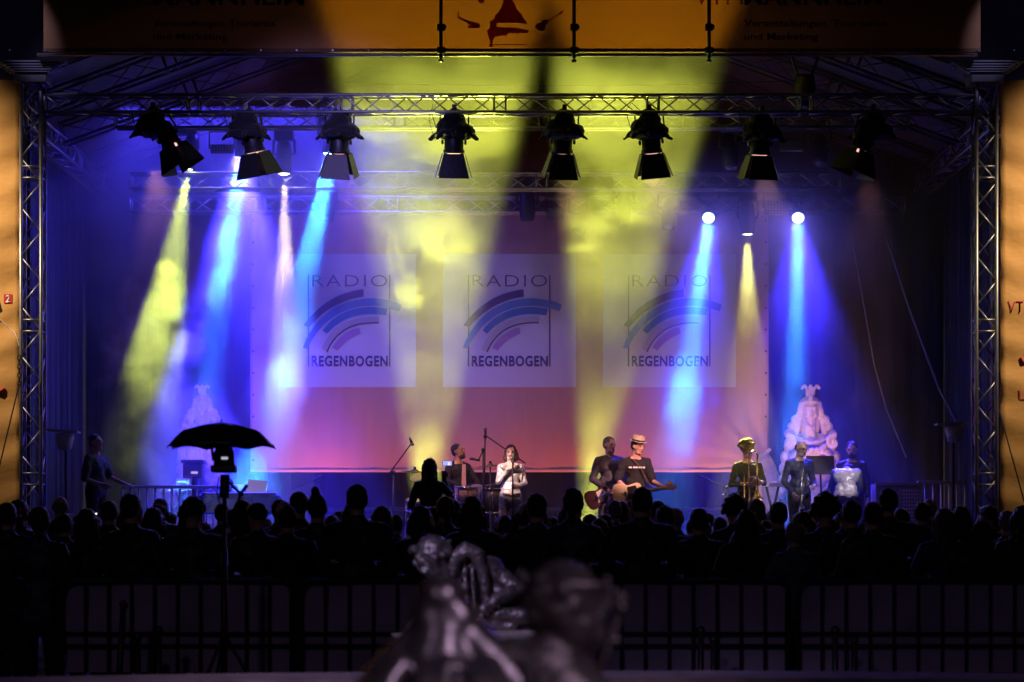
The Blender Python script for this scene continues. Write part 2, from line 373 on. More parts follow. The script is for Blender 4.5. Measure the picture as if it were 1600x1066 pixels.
for s, w in ((-1, 'left'), (1, 'right')):
    x = at(51.5 if s < 0 else 1538.5, 0, 34).x
    truss('truss_tower', (x, 34, 0.1), (x, 34, tz(133, 34)), .28, 'upright truss tower at the %s edge of the stage beside the orange side banner' % w, up=Vector((0, 1, 0)), step=.34, rc=.027, rb=.012)
    e = empty('truss_head_block', (x, 34, tz(133, 34)), label='flared metal head block on top of the %s truss tower, catching white light' % w, cat='tower head')
    MB().box((0, 0, .06), (.46, .46, .12)).build('block', alu(), e, bevel=.01)
    for k in range(4): MB().box((0, 0, .145 + .035 * k), (.5 + .1 * k, .5, .014)).build('fin', mat('bright_alu', (.75, .75, .8), .25, .6), e)
    MB().box((0, 0, .29), (1.0, .5, .02)).build('top_plate', alu(), e)
    MB().tube([(-.25, -.2, .12), (-.48, -.2, .28)], .015).tube([(.25, -.2, .12), (.48, -.2, .28)], .015).build('strut', alu(), e)
    # base plate on the ground
    MB().box((x, 34, .05), (.9, .9, .1)).build('base_plate', steel()).name
    tag(bpy.context.scene.objects[-1] if 0 else SC.collection.objects[-1], 'steel base plate under the %s truss tower' % w, 'base plate')
    # rafters from the tower line to the ridge, each a lighter lattice
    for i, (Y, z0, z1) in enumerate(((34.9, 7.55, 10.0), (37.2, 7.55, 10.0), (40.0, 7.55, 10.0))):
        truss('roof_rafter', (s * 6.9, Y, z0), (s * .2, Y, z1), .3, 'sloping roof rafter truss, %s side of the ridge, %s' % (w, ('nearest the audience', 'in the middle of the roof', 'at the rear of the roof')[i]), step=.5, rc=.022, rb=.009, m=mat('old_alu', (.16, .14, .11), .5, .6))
    t = MB(); t.add([(s * 7.6, 34.0, 7.5), (s * 7.6, 41.6, 7.5), (0, 41.6, 10.3), (0, 34.0, 10.3)], [(0, 1, 2, 3)])
    o = t.build('roof_cover', mat('roof_tarp', (.14, .14, .15), .7, bump=.4, bscale=2)); so = o.modifiers.new('t', 'SOLIDIFY'); so.thickness = .02
    tag(o, 'grey tarpaulin roof slope, %s half of the stage roof' % w, 'roof')
    # eaves beam along the side
    truss('eaves_truss', (s * 7.0, 34.3, 7.35), (s * 7.0, 41.3, 7.35), .26, 'side eaves truss running back from the %s tower' % w, step=.4)
# steel cable below the banner
o = MB().tube([at(540, 131, 35.4), at(800, 134, 35.4), at(1000, 134, 35.4), at(1300, 125, 35.4)], .006, 5).build('steel_cable', steel()); tag(o, 'thin sagging cable crossing above the front truss', 'cable')
# ------------------------------------------------------------------ printed screen
o = empty('led_bar', (at(790, 0, 39.5).x, 39.55, at(790, 792, 39.55).z), label='low black lamp bar under the printed screen that reddens its lower edge', cat='lamp bar')
MB().box((0, 0, -.05), (8.2, .12, .07)).build('housing', mat('black_paint', (.02, .02, .022), .45, 0, bump=.1, bscale=30), o, bevel=.01)
for x_ in (-3.6, -1.2, 1.2, 3.6): MB().tube([(x_, 0, -.08), (x_, 0, SZ - at(790, 792, 39.55).z)], .02).build('leg', mat('black_paint', (0, 0, 0)), o)
F1 = None
def text_mesh(s, w, h, bold=0, x0=0, z0=0, y=0, ext=.0015, spacing=1.0):
    cu = bpy.data.curves.new('t', 'FONT'); cu.body = s; cu.size = 1; cu.extrude = 0; cu.offset = bold; cu.resolution_u = 3
    cu.space_character = spacing
    ob = bpy.data.objects.new('t', cu); TMP.collection.objects.link(ob); dg = bench()
    me = bpy.data.meshes.new_from_object(ob.evaluated_get(dg))
    bpy.data.objects.remove(ob); bpy.data.curves.remove(cu)
    xs = [v.co.x for v in me.vertices]; ys = [v.co.y for v in me.vertices]
    ax, bx, ay, by = min(xs), max(xs), min(ys), max(ys)
    for v in me.vertices:
        v.co = Vector((x0 + (v.co.x - ax) / (bx - ax) * w, y, z0 + (v.co.y - ay) / (by - ay) * h))
    return me
def lettering(name, s, w, h, x0, y, z0, m, parent, bold=0, spacing=1.0):
    me = text_mesh(s, w, h, bold, x0, z0, y, spacing=spacing); o = bpy.data.objects.new(name, me); link(o, parent); me.materials.append(m)
    so = o.modifiers.new('t', 'SOLIDIFY'); so.thickness = .002; so.offset = 0
    return o
YS = 40.0
sc = empty('printed_screen', (0, YS, 0), label='large printed cloth screen with three pale logo squares behind the band', cat='screen')
cloth = mat('screen_cloth', (.60, .35, .26), .75, bump=.35, bscale=3.5, stretch=(1.6, 1, .35), var=.06, trans=.15)
x0, x1 = at(391, 0, YS).x, at(1201, 0, YS).x; z0, z1 = tz(738, YS), tz(330, YS)
nx, nz = 160, 80; vs = []; fs = []
for j in range(nz + 1):
    for i in range(nx + 1):
        u, v = i / nx, j / nz; x = x0 + (x1 - x0) * u; z = z0 + (z1 - z0) * v
        low = max(0, .30 - v) / .30; rgt = max(0, u - .9) / .1
        a = math.atan2(z - z0, x1 - x + .05)
        w = .014 * (low ** 1.2) * math.sin(x * 7 + noise.noise((x * 1.5, z, 3)) * 4) * (.25 + .9 * u) + .05 * rgt * math.sin(a * 22) * (.2 + low) \
            + .014 * low * max(0, (u - .6)) / .4 * math.sin(a * 30 + 3 * noise.noise((x, z, 9)))
        vs.append((x, w * (1 if (low > 0 or rgt > 0) else 0), z))
for j in range(nz):
    for i in range(nx): a = j * (nx + 1) + i; fs.append((a, a + 1, a + nx + 2, a + nx + 1))
o = MB().add(vs, fs).build('cloth', cloth, sc, True); so = o.modifiers.new('t', 'SOLIDIFY'); so.thickness = .004; so.offset = 1
MB().box(((x0 + x1) / 2, -.022, z0 + .02), (x1 - x0 - .02, .016, .04)).build('hem', mat('hem', (.75, .5, .38), .7, trans=.1), sc)
ey = MB()
for k in range(12):
    for xx in (x0 + .05, x1 - .05): ey.lathe([(.0, -.006), (.018, -.006), (.018, .006), (0, .006)], (xx, -.012, z0 + .2 + k * .36), 10, Matrix.Rotation(R(90), 3, 'X'))
ey.build('eyelet', steel(), sc)['kind'] = 'stuff'
sq = mat('print_white', (.60, .58, .62), .7); inks = [mat('ink_navy', (.07, .045, .18), .7), mat('ink_blue', (.08, .20, .50), .7), mat('ink_teal', (.05, .17, .42), .7), mat('ink_grey', (.50, .42, .40), .7), mat('ink_pink', (.38, .22, .42), .7)]
navy = inks[0]
def bez(P, n=16):
    out = []
    for i in range(n + 1):
        t = i / n
        if len(P) == 3: w = ((1 - t) ** 2, 2 * t * (1 - t), t * t)
        else: w = ((1 - t) ** 3, 3 * t * (1 - t) ** 2, 3 * t * t * (1 - t), t ** 3)
        out.append((sum(a * p[0] for a, p in zip(w, P)), sum(a * p[1] for a, p in zip(w, P))))
    return out
ARC = [([(190, 590), (340, 380), (588, 350)], [(225, 605), (370, 430), (590, 400)]),
       ([(185, 740), (270, 480), (560, 330), (845, 455)], [(215, 748), (320, 510), (570, 395), (828, 498)]),
       ([(315, 625), (468, 428), (750, 480)], [(345, 648), (490, 480), (740, 525)]),
       ([(310, 750), (398, 518), (695, 535)], [(345, 768), (430, 560), (690, 575)]),
       ([(380, 740), (450, 627), (560, 605)], [(415, 760), (480, 675), (570, 645)])]
for i, cx in enumerate((546, 796, 1046)):
    S = lambda px, py: at(px + cx - 796, py, YS)
    a, b = S(692, 605), S(900, 397)
    L = empty('logo_panel', (0, 0, 0)); L.parent = sc
    L['label'] = ('pale square with arched stripe logo at the left of the screen', 'pale square with arched stripe logo in the middle of the screen', 'pale square with arched stripe logo at the right of the screen')[i]
    MB().box(((a.x + b.x) / 2, -.007, (a.z + b.z) / 2), (b.x - a.x, .004, b.z - a.z)).build('panel', sq, L)
    vb = MB()
    for px in (732, 859):
        p, q = S(px, 573), S(px, 430); vb.box((p.x, -.0125, (p.z + q.z) / 2), (.022, .003, q.z - p.z))
    vb.build('side_line', navy, L)
    for k, (o1, o2) in enumerate(ARC):
        pts = [S(680 + u / 4.265, 370 + v / 4.265) for u, v in bez(o1) + bez(o2)[::-1]]
        MB().prism([(p.x, p.z) for p in pts], -.018 - .0 * k, -.0145).build('stripe', inks[k], L)
        if k == 3:
            pts = [S(680 + u / 4.265, 370 + v / 4.265) for u, v in bez(o2)]
            MB().tube([(p.x, -.02, p.z) for p in pts], .010, 4).build('stripe_edge', navy, L)
    p = S(738, 448); q = S(855, 430); lettering('lettering', 'RADIO', q.x - p.x, q.z - p.z, p.x, -.0125, p.z, navy, L, bold=-.012, spacing=1.15)
    p = S(737, 573); q = S(856, 556); lettering('lettering', 'REGENBOGEN', q.x - p.x, q.z - p.z, p.x, -.0125, p.z, navy, L, bold=.03, spacing=1.12)
# ------------------------------------------------------------------ banners
YB = 33.72
bn = empty('top_banner', (0, YB, 0), label='wide orange cloth banner with a dark red tower emblem above the stage opening', cat='banner')
borange = mat('banner_orange', (.62, .35, .13), .8, bump=.25, bscale=1.6, trans=.45, stretch=(1, 1, 1.6))
p = at(62, 82, YB); q = at(1526, -75, YB)
MB().box((0, 0, (p.z + q.z) / 2), (q.x - p.x, .006, q.z - p.z)).build('cloth', borange, bn)
red = mat('print_red', (.62, .16, .10), .8, trans=.6); blk = mat('print_black', (.03, .025, .02), .8)
Bp = lambda u, v: at(680 + u / 6.667, v / 6.667, YB)
def patch(pts, m, parent, y=-.0068, t=.002, name='print'):
    return MB().prism([(c.x, c.z) for c in pts], y - t, y).build(name, m, parent)
tw = [(735, -120), (790, -120), (800, 0), (825, 30), (850, 100), (905, 150), (912, 180), (945, 220), (960, 252), (850, 240), (640, 240), (640, 282), (720, 286), (840, 290), (980, 318), (958, 352), (870, 345), (865, 378), (850, 350), (760, 345), (748, 385), (725, 372), (700, 372), (620, 385), (600, 440), (600, 492), (560, 492), (556, 470), (580, 455), (552, 380), (535, 312), (570, 300), (568, 220), (612, 208), (628, 150), (655, 140), (690, 80), (710, 20)]
patch([Bp(*c) for c in tw], red, bn, name='tower_emblem')
def pill(a, b, r, m, parent, name, conv, n=8, r2=None):
    a = conv(*a); b = conv(*b); s = 1 / 6.667 / FPX * YB; r = r * s; r2 = r if r2 is None else r2 * s
    d = math.atan2(b.z - a.z, b.x - a.x); pts = []
    for k in range(n + 1): t = d + math.pi / 2 + math.pi * k / n; pts.append(Vector((a.x + r * math.cos(t), 0, a.z + r * math.sin(t))))
    for k in range(n + 1): t = d - math.pi / 2 + math.pi * k / n; pts.append(Vector((b.x + r2 * math.cos(t), 0, b.z + r2 * math.sin(t))))
    return patch(pts, m, parent, name=name)
for a, b, r, r2 in (((242, 120), (246, 188), 6, 8), ((246, 188), (350, 232), 9, 16), ((350, 238), (445, 262), 18, 22), ((350, 282), (450, 278), 14, 18)): pill(a, b, r, red, bn, 'saxophone_emblem', Bp, r2=r2)
for a, b, r, r2 in (((1080, 278), (1110, 288), 38, 38), ((1130, 240), (1150, 230), 30, 24), ((1150, 230), (1300, 145), 8, 7), ((1300, 140), (1328, 122), 15, 11)): pill(a, b, r, red, bn, 'guitar_emblem', Bp, r2=r2)
pill((478, -20), (480, 2), 40, red, bn, 'round_emblem', Bp, r2=34)
pill((600, 466), (955, 466), 5, red, bn, 'tower_emblem', Bp)
for (tx, ty, tw_, th, s, m, bo) in ((1085, 8, 75, 24, 'VTM', red, -.01), (1163, 8, 215, 24, 'MANNHEIM', blk, .02), (1163, 45, 222, 14, 'Veranstaltungen, Tourismus', blk, .008), (1163, 66, 115, 14, 'und Marketing', blk, .008),
                              (160, 8, 75, 24, 'VTM', red, -.01), (240, 8, 235, 24, 'MANNHEIM', blk, .02), (240, 45, 190, 14, 'Veranstaltungen, Tourismus', blk, .008), (240, 66, 115, 14, 'und Marketing', blk, .008)):
    a = at(tx, ty, YB); b = at(tx + tw_, ty - th, YB)
    lettering('lettering', s, b.x - a.x, b.z - a.z, a.x, -.0085, a.z, m, bn, bold=bo)
hem = MB()
a = at(62, 79, YB); hem.box((0, -.012, a.z), (q.x - p.x, .012, .05)); hem.build('hem', mat('banner_hem', (.2, .1, .03), .8), bn)
ee = MB()
for k in range(-26, 27):
    ee.lathe([(0, -.005), (.013, -.005), (.013, .005), (0, .005)], (k * .5, -.022, a.z), 8, Matrix.Rotation(R(90), 3, 'X'))
ee.build('eyelet', alu(), bn)['kind'] = 'stuff'
a = at(58, 86, YB - .03); b = at(1527, 86, YB - .03)
tag(MB().tube([a, b], .024, 10).build('banner_tube', mat('scaffold_tube', (.35, .35, .36), .35, .8), smooth=True), 'long horizontal steel tube along the bottom edge of the top banner', 'tube')
for i, px in enumerate((689, 897, 1108)):
    e = empty('scaffold_pole', at(px, 88, YB - .09), label='vertical scaffold pole with clamps in front of the banner, %s of three' % ('leftmost', 'middle', 'rightmost')[i], cat='pole')
    MB().tube([(0, 0, -.03), (0, 0, 1.6)], .026, 10).build('tube', steel(), e, True)
    for z in (.08, .40): MB().box((0, 0, z), (.11, .1, .09)).box((.05, -.02, z), (.05, .05, .05)).blob('clamp', steel(), e, .012, 1)
    MB().lathe([(.0, -.09), (.035, -.08), (.035, -.05), (.012, -.04), (.012, 0)]).build('foot_bolt', steel(), e)
gold = mat('side_banner_cloth', (.78, .42, .13), .7, bump=.7, bscale=1.3, trans=0, stretch=(1.2, 1, 1.8), var=.1, vscale=.7)
pale = mat('side_banner_pale', (.82, .60, .38), .7, bump=.5, bscale=1.6)
def wavef(x, z, edge):
    de = abs(x - edge)
    return .03 * noise.noise((x * .5, z * 1.3 + de * 1.5, 0)) + .010 * noise.noise((x * 2.2, z * 5 - x * 3, 7)) + .006 * noise.noise((x * 3, z * 12 + x * 6, 3)) + .022 * math.exp(-de * 2.0) * math.cos((z + de * .3) * 2 * math.pi / .55)
def wavy(x0, x1, z0, z1, y, edge):
    nx, nz = 24, 120; vs = []; fs = []
    for j in range(nz + 1):
        for i in range(nx + 1):
            x = x0 + (x1 - x0) * i / nx; z = z0 + (z1 - z0) * j / nz
            de = abs(x - edge)
            vs.append((x, y + wavef(x, z, edge), z))
    for j in range(nz):
        for i in range(nx): k = j * (nx + 1) + i; fs.append((k, k + 1, k + nx + 2, k + nx + 1))
    return MB().add(vs, fs)
YN = 33.9
for s in (-1, 1):
    w = 'left' if s < 0 else 'right'
    e = empty('side_banner', (0, 0, 0), label='tall creased golden orange banner at the far %s edge of the stage' % w, cat='banner')
    ed = at(32 if s < 0 else 1563, 0, YN).x; out = at(-190 if s < 0 else 1790, 0, YN).x
    xa, xb = min(ed, out), max(ed, out); za, zb = .6, tz(125, YN)
    o = wavy(xa, xb, za, zb, YN, ed).build('cloth', gold, e, True); so = o.modifiers.new('t', 'SOLIDIFY'); so.thickness = .004; so.offset = 1
    for k in range(11):
        z = zb - .12 - k * .53
        MB().tube([(ed + (.01 if s > 0 else -.01), YN - .05, z), (ed - s * .14, YN - .02, z - .05)], .006, 5).build('tie', steel(), e)
    def sp(px, py): return at(px, py, YN - .075)
    if s < 0:
        for pts in ([(-20, 700), (-20, 560), (24, 380), (33, 380), (33, 470), (0, 640)], ): 
            pass
        c = [sp(4, 459), sp(17, 459), sp(17, 473), sp(4, 473)]
        MB().prism([(v.x, v.z) for v in c], YN - .077, YN - .073).build('number_box', mat('sign_red', (.6, .03, .05), .7), e)
        a_ = sp(7, 472); b_ = sp(14, 460.5)
        lettering('lettering', '2', b_.x - a_.x, b_.z - a_.z, a_.x, YN - .0795, a_.z, mat('print_cream', (.9, .85, .8), .7), e, bold=.02)
        MB().prism([(v.x, v.z) for v in (sp(-12, 488), sp(-3, 470), sp(1, 484), sp(-4, 487))], YN - .077, YN - .073).build('print', blk, e)
        MB().tube([sp(-6, 500), sp(0, 500), sp(12, 512), sp(22, 520), sp(27, 530), sp(29, 540)], .006, 5).build('print', mat('print_cream', (1, 1, 1)), e)
        MB().tube([sp(-10, 612), sp(-2, 612), sp(3, 609), sp(6, 606)], [.02, .03, .025, .012], 6).build('print', mat('sign_red', (0, 0, 0)), e)
    else:
        mg = mat('print_magenta', (.50, .03, .10), .7)
        a_ = sp(1576, 488); b_ = sp(1616, 470); lettering('lettering', 'VTM', b_.x - a_.x, b_.z - a_.z, a_.x, YN - .077, a_.z, mg, e, bold=-.01)
        a_ = sp(1594, 625); b_ = sp(1640, 607); lettering('lettering', 'UND', b_.x - a_.x, b_.z - a_.z, a_.x, YN - .077, a_.z, mg, e, bold=-.01)
        MB().tube([sp(1596, 558), sp(1601, 566), sp(1610, 562), sp(1625, 550)], [.012, .03, .03, .02], 6).build('print', mg, e)
    for ch in e.children:
        if ch.name.split('.')[0] in ('print', 'lettering', 'number_box'):
            for v_ in ch.data.vertices: v_.co.y += .062 + wavef(v_.co.x, v_.co.z, ed)
    # black strip between tower and banner
    xs = at(36 if s < 0 else 1558, 0, YN + .2).x
    tag(MB().box((xs, YN + .5, 3.9), (.09, .08, 7.2)).build('mast', blackp()), 'black square mast between the %s truss tower and the orange banner' % w, 'mast')
    # chain hoist and guy rope
    g = empty('guy_rope', (0, 0, 0), label='dark guy rope slanting down across the %s orange banner' % w, cat='rope')
    P0, P1 = (at(30, 600, 33.6), at(-12, 775, 33.2)) if s < 0 else (at(1561, 640, 33.6), at(1602, 790, 33.2))
    MB().tube([P0, P1], .010, 6).build('rope', steel(), g)
    if s < 0:
        lk = MB()
        for k in range(7):
            c0 = P0 + Vector((0, 0, .06 * k)); rr = []
            for j in range(11):
                t = 2 * math.pi * j / 10; rr.append(c0 + (Vector((.022 * math.cos(t), 0, .04 * math.sin(t))) if k % 2 == 0 else Vector((0, .022 * math.cos(t), .04 * math.sin(t)))))
            lk.tube(rr, .008, 5)
        lk.build('chain', steel(), g)['kind'] = 'stuff'
# ------------------------------------------------------------------ barn door lamps under rain covers
lensw = emit('lamp_glow', (1, .50, .42), 1.3)
def fresnel(px, py, tilt, yaw, roll, label):
    o = empty('barn_door_lamp', at(px, py, 34.0), label=label, cat='stage lamp', group='barn door lamps on the front truss')
    rq = random.Random(px); M = Euler((R(tilt + rq.uniform(-5, 7)), R(roll + rq.uniform(-5, 5)), R(yaw + rq.uniform(-8, 8)))).to_matrix()
    b = MB(); b.ell((0, 0, -.13), (.13, .15, .15)).ell((-.04, .02, -.22), (.17, .17, .15)).ell((.04, 0, -.27), (.19, .19, .12)).ell((0, 0, -.05), (.10, .12, .1))
    for k, (a, l) in enumerate(((20, .27), (100, .22), (165, .28), (215, .23), (270, .25), (330, .26))):
        b.cap((0, 0, -.12), .07, (l * math.cos(R(a)), l * math.sin(R(a)), -.36 - .02 * (k % 2)), .022)
    b.ell((0, 0, -.31), (.22, .22, .07))
    b.v = [(x * 1.25, y * 1.1, z * 1.02) for x, y, z in b.v]; b.blob('rain_cover', blackc(), o, .014, 3, disp=.022, dscale=9, seed=px)
    body = MB().lathe([(.06, -.2), (.125, -.24), (.135, -.3), (.135, -.52), (.15, -.53), (.15, -.57)], n=24, m=M)
    body.build('housing', blackp(), o, True)
    MB().lathe([(0.0, -.545), (.125, -.545), (.12, -.57), (.08, -.585), (0, -.59)], n=24, m=M).build('lens', lensw, o)
    for s in (-1, 1):
        MB().tube([M @ Vector((s * .13, 0, -.38)), M @ Vector((s * .2, 0, -.36)), Vector((s * .2, 0, -.05))], .012, 6).build('bracket', blackp(), o)
        MB().lathe([(.0, 0), (.03, .0), (.036, .03), (0, .035)], M @ Vector((s * .145, 0, -.42)), 10, M @ Matrix.Rotation(R(90 * s), 3, 'Y')).build('knob', blackp(), o)
    for k in range(4):
        Q = M @ Matrix.Rotation(R(90 * k), 3, 'Z'); w0, w1, L = .135, .215 - .02 * (k % 2), .31
        y0, y1 = -.155, -.255 - (.03 if k == 0 else .0)
        pts = [(-w0, y0, -.578), (w0, y0, -.578), (w1, y1, -.60 - L), (-w1, y1, -.60 - L)]
        d = Vector((0, -.006, -.002))
        MB().add([Q @ Vector(v) for v in pts] + [Q @ (Vector(v) + d) for v in pts], [(0, 1, 2, 3), (7, 6, 5, 4), (0, 4, 5, 1), (1, 5, 6, 2), (2, 6, 7, 3), (3, 7, 4, 0)]).build('barn_door', blackp(), o)
    c = MB(); r2 = random.Random(px)
    c.tube([(-.05, 0, -.05), (-.24, -.03, .12), (-.33, .02, .02), (-.26, 0, -.22), (-.12, 0, -.26)], .007, 5)
    c.build('cable', blackc(), o)
    if px in (710, 882, 1012):
        MB().tube([(-.3, .03, .12), (-.36, .03, -.1), (-.3, .03, -.32), (-.27, .03, -.4), (-.24, .03, -.36), (-.29, .03, -.33), (-.2, .0, -.24)], .004, 5).build('safety_wire', steel(), o)
    MB().box((0, 0, .04), (.06, .2, .1)).build('hook_clamp', steel(), o)
    return o
for args in ((240, 172, 8, -38, -20, 'barn door lamp under black rain cover, leftmost on the front truss'),
             (385, 175, 8, -30, -8, 'barn door lamp under black rain cover above the left cyan beam'),
             (531, 175, 10, -14, 2, 'barn door lamp under black rain cover above the second cyan beam'),
             (710, 175, 12, 0, 0, 'barn door lamp with ragged rain cover against yellow smoke, left of the dark gap'),
             (882, 175, 12, 0, -1, 'barn door lamp with ragged rain cover against yellow smoke, right of the dark gap'),
             (1014, 175, 12, 10, -3, 'barn door lamp with slumped rain cover at the right edge of the yellow smoke'),
             (1190, 178, 10, 2, 0, 'dim barn door lamp above the yellow spot on the right'),
             (1364, 175, 8, 34, 18, 'barn door lamp under black rain cover, rightmost on the front truss')): fresnel(*args)
# ------------------------------------------------------------------ moving head lamps and panels
def moving_head(p, q, label, glow=None, r=.105, L=.34, yoke=True, drop=.26, gname='moving head lamps on the rear trusses'):
    p = Vector(p); q = Vector(q); d = (q - p).normalized()
    o = empty('moving_head_lamp', p, label=label, cat='stage lamp', group=gname)
    M = d.to_track_quat('-Z', 'Y').to_matrix()
    MB().lathe([(r * .72, .20 + L), (r * 1.05, .16 + L * .8), (r * 1.25, .2), (r * 1.1, .05), (r, .0), (r * .93, .0), (r * .93, .05), (r * .4, .055)], n=20, m=M).build('head', blackp(), o, True)
    b = MB().tube([(0, 0, 0), M @ Vector((0, 0, .03))], .001); g = emit('glow_%s' % (str(glow)), glow[:3], glow[3]) if glow else mat('lens_glass', (.1, .1, .14), .08, 0, coat=1)
    MB().lathe([(0, -.015), (r * .6, -.010), (r * .9, .012), (0, .014)], n=20, m=M).build('lens', g, o, True)
    top = Vector((0, 0, .42 + L * .5))
    for s in (-1, 1):
        MB().tube([M @ Vector((s * r * 1.35, 0, .25)), Vector((s * r * 1.6, 0, .32)), Vector((s * r * 1.5, 0, .36 + L * .5))], .022, 6).build('yoke_arm', blackp(), o)
    MB().box(top, (.30, .22, .14)).build('base', blackp(), o, bevel=.02)
    return o
HEADS = ((at(293, 264, 37.4), at(238, 620, 37.6), 'moving head lamp throwing the green yellow beam on the far left', (.9, 1, .5, 14)),
    (at(377, 246, 37.6), at(322, 600, 38.2), 'moving head lamp throwing the left cyan beam', (.4, .8, 1, 12)),
    (at(444, 272, 37.4), at(447, 560, 37.4), 'moving head lamp throwing the short cream beam between two cyan beams', (1, .9, .6, 10)),
    (at(514, 242, 37.6), at(418, 700, 37.0), 'moving head lamp throwing the second cyan beam', (.4, .8, 1, 12)),
    (at(1107, 341, 38.8), at(1080, 560, 34.8), 'blazing blue white moving head lamp above the right logo square', (.30, .50, 1, 13)),
    (at(1168, 366, 38.8), at(1172, 720, 39.2), 'moving head lamp throwing the pale yellow beam between two blue ones', (1, .95, .5, 12)),
    (at(1247, 341, 38.8), at(1244, 560, 34.8), 'blazing blue white moving head lamp above the right stone bust', (.30, .50, 1, 13)),
    (at(824, 345, 38.8), at(824, 500, 38.8), 'unlit moving head lamp in the dark gap between the two yellow beams', None),
    (at(905, 362, 38.8), at(880, 500, 38.0), 'unlit moving head lamp half lost in yellow smoke, left one', None),
    (at(975, 348, 38.8), at(980, 500, 38.3), 'unlit moving head lamp half lost in yellow smoke, right one', None),
    (at(1044, 355, 38.7), at(1030, 520, 37.8), 'unlit moving head lamp just left of the blazing lamp over the right logo', None),
    (at(1141, 262, 36.6), at(1150, 420, 36.0), 'unlit moving head lamp under the roof right of the yellow smoke', None),
    (at(1281, 256, 37.4), at(1280, 420, 36.4), 'unlit moving head lamp hanging above the right end of the middle truss', None),
    (at(510, 345, 38.8), at(505, 420, 38.8), 'unlit moving head lamp above the left logo square', None))
for p, q, l, g in HEADS: moving_head(p, q, l, g)
def led_panel(px, py, Y, w=.46, h=.26, label='', on=0):
    o = empty('blinder_panel', at(px, py, Y), label=label, cat='stage lamp', group='grid fronted lamp panels')
    MB().box((0, .06, 0), (w, .1, h)).build('housing', blackp(), o, bevel=.01)
    m = MB()
    for i in range(8):
        for j in range(4): m.box((-w / 2 + w * (i + .5) / 8, -.0, -h / 2 + h * (j + .5) / 4), (w / 8 * .7, .03, h / 4 * .7))
    m.build('lens_grid', mat('panel_lens', (.3, .3, .45), .25), o)['kind'] = 'stuff'
    MB().tube([(-w / 2 - .02, .05, 0), (-w / 2 - .02, .05, .26), (w / 2 + .02, .05, .26), (w / 2 + .02, .05, 0)], .012, 6).build('bracket', blackp(), o)
for a in ((1215, 325, 38.7, .40, .18, 'lamp panel with a grid front between the two blazing blue lamps'), (1237, 228, 36.6, .34, .15, 'lamp panel with a grid front high on the right under the roof'),
          (346, 232, 36.6, .34, .13, 'lamp panel with a grid front high on the left above the green yellow beam'), (868, 333, 38.7, .26, .16, 'lamp panel with a grid front beside the dark moving head in the gap')): led_panel(a[0], a[1], a[2], a[3], a[4], a[5])
# big silhouetted lamp on top of the front truss, right
moving_head(at(1258, 118, 35.0), at(1262, 20, 35.0), 'dark lamp standing upright on top of the front truss on the right', None, r=.13, L=.26)
# hanging cables on the right
tag(MB().tube([at(1322, 335, 40.2), at(1340, 420, 40.1), at(1366, 570, 40), at(1385, 640, 39.9), at(1416, 715, 39.8)], .012, 5).build('hanging_cable', mat('grey_cable', (.25, .24, .26), .7)), 'pale cable hanging down in front of the drape left of the slanting strap', 'cable')
tag(MB().tube([at(1386, 375, 39), at(1420, 480, 38.7), at(1466, 605, 38.4), at(1500, 672, 38)], .02, 5).build('slanting_strap', mat('grey_cable', (1, 1, 1))), 'pale strap slanting down to the side lamp at far right', 'strap')
# side lamps on stands
for px, py, w in ((98, 676, 'left'), (1488, 664, 'right')):
    o = empty('side_lamp', at(px, py, 35.3), label='lamp with a flat hood on a dark stand at the %s side of the stage' % w, cat='side lamp')
    s = -1 if w == 'left' else 1
    MB().box((0, 0, .02), (.48, .3, .03), Matrix.Rotation(R(-4 * s), 3, 'Y')).build('hood', mat('hood_grey', (.45, .42, .3), .5), o)
    MB().lathe([(.05, -.26), (.10, -.24), (.14, -.05), (.1, -.01)], (.03, 0, 0), 16).build('lamp_body', mat('milk', (.6, .6, .65), .4), o, True)
    MB().tube([(.03, .1, -.0), (.03, .1, SZ - at(px, py, 35.3).z)], .02).build('stand', blackp(), o)
    MB().tube([(-.3, .1, SZ - at(px, py, 35.3).z + .02), (.03, .1, SZ - at(px, py, 35.3).z + .35), (.35, .1, SZ - at(px, py, 35.3).z + .02)], .014).build('stand_feet', blackp(), o)
# ------------------------------------------------------------------ crowd barriers and fountain rim
YF = 17.6
bt = mat('barrier_steel', (.012, .012, .014), .6, 0)
def barrier(xa, xb, label):
    a = at(xa, 905, YF).x; b = at(xb, 905, YF).x; z1 = tz(907, YF); w = b - a
    o = empty('crowd_barrier', (a, YF, 0), label=label, cat='barrier', group='crowd barriers behind the fountain')
    pts = [(0, 0, .12)]; r = .09
    pts += [(0, 0, z1 - r)] + [(r - r * math.cos(R(t)), 0, z1 - r + r * math.sin(R(t))) for t in (30, 60, 90)]
    pts += [(w - r + r * math.sin(R(t)), 0, z1 - r + r * math.cos(R(t))) for t in (0, 30, 60, 90)] + [(w, 0, .12)]
    MB().tube(pts, .018, 8).build('frame', bt, o, True)
    for z in (tz(990, YF), tz(1009, YF), .16): MB().tube([(0, 0, z), (w, 0, z)], .012 if z > .2 else .018, 8).build('rail', bt, o, True)
    n = 10
    for k in range(1, n): MB().tube([(w * k / n, 0, .16), (w * k / n, 0, z1)], .0095, 6).build('bar', bt, o, True)
    for x in (.35, w - .35): MB().box((x, 0, .03), (.07, .6, .05)).tube([(x, 0, .03), (x, 0, .16)], .02).build('foot', bt, o)
    m = wavy(.02, w - .02, tz(1047, YF) - .02, z1 - .03, .05, .02).build('cover_sheet', mat('barrier_sheet', (.36, .29, .42), .8, bump=.6, bscale=3, var=.25, vscale=1.5), o, True)
    return o
barrier(97, 456, 'crowd barrier with a dark sheet under the umbrella stand')
barrier(470, 845, 'crowd barrier left of centre behind the bronze heads')
barrier(858, 1232, 'crowd barrier right of centre behind the curly blurred head')
barrier(1246, 1622, 'crowd barrier with a dark sheet at the far right')
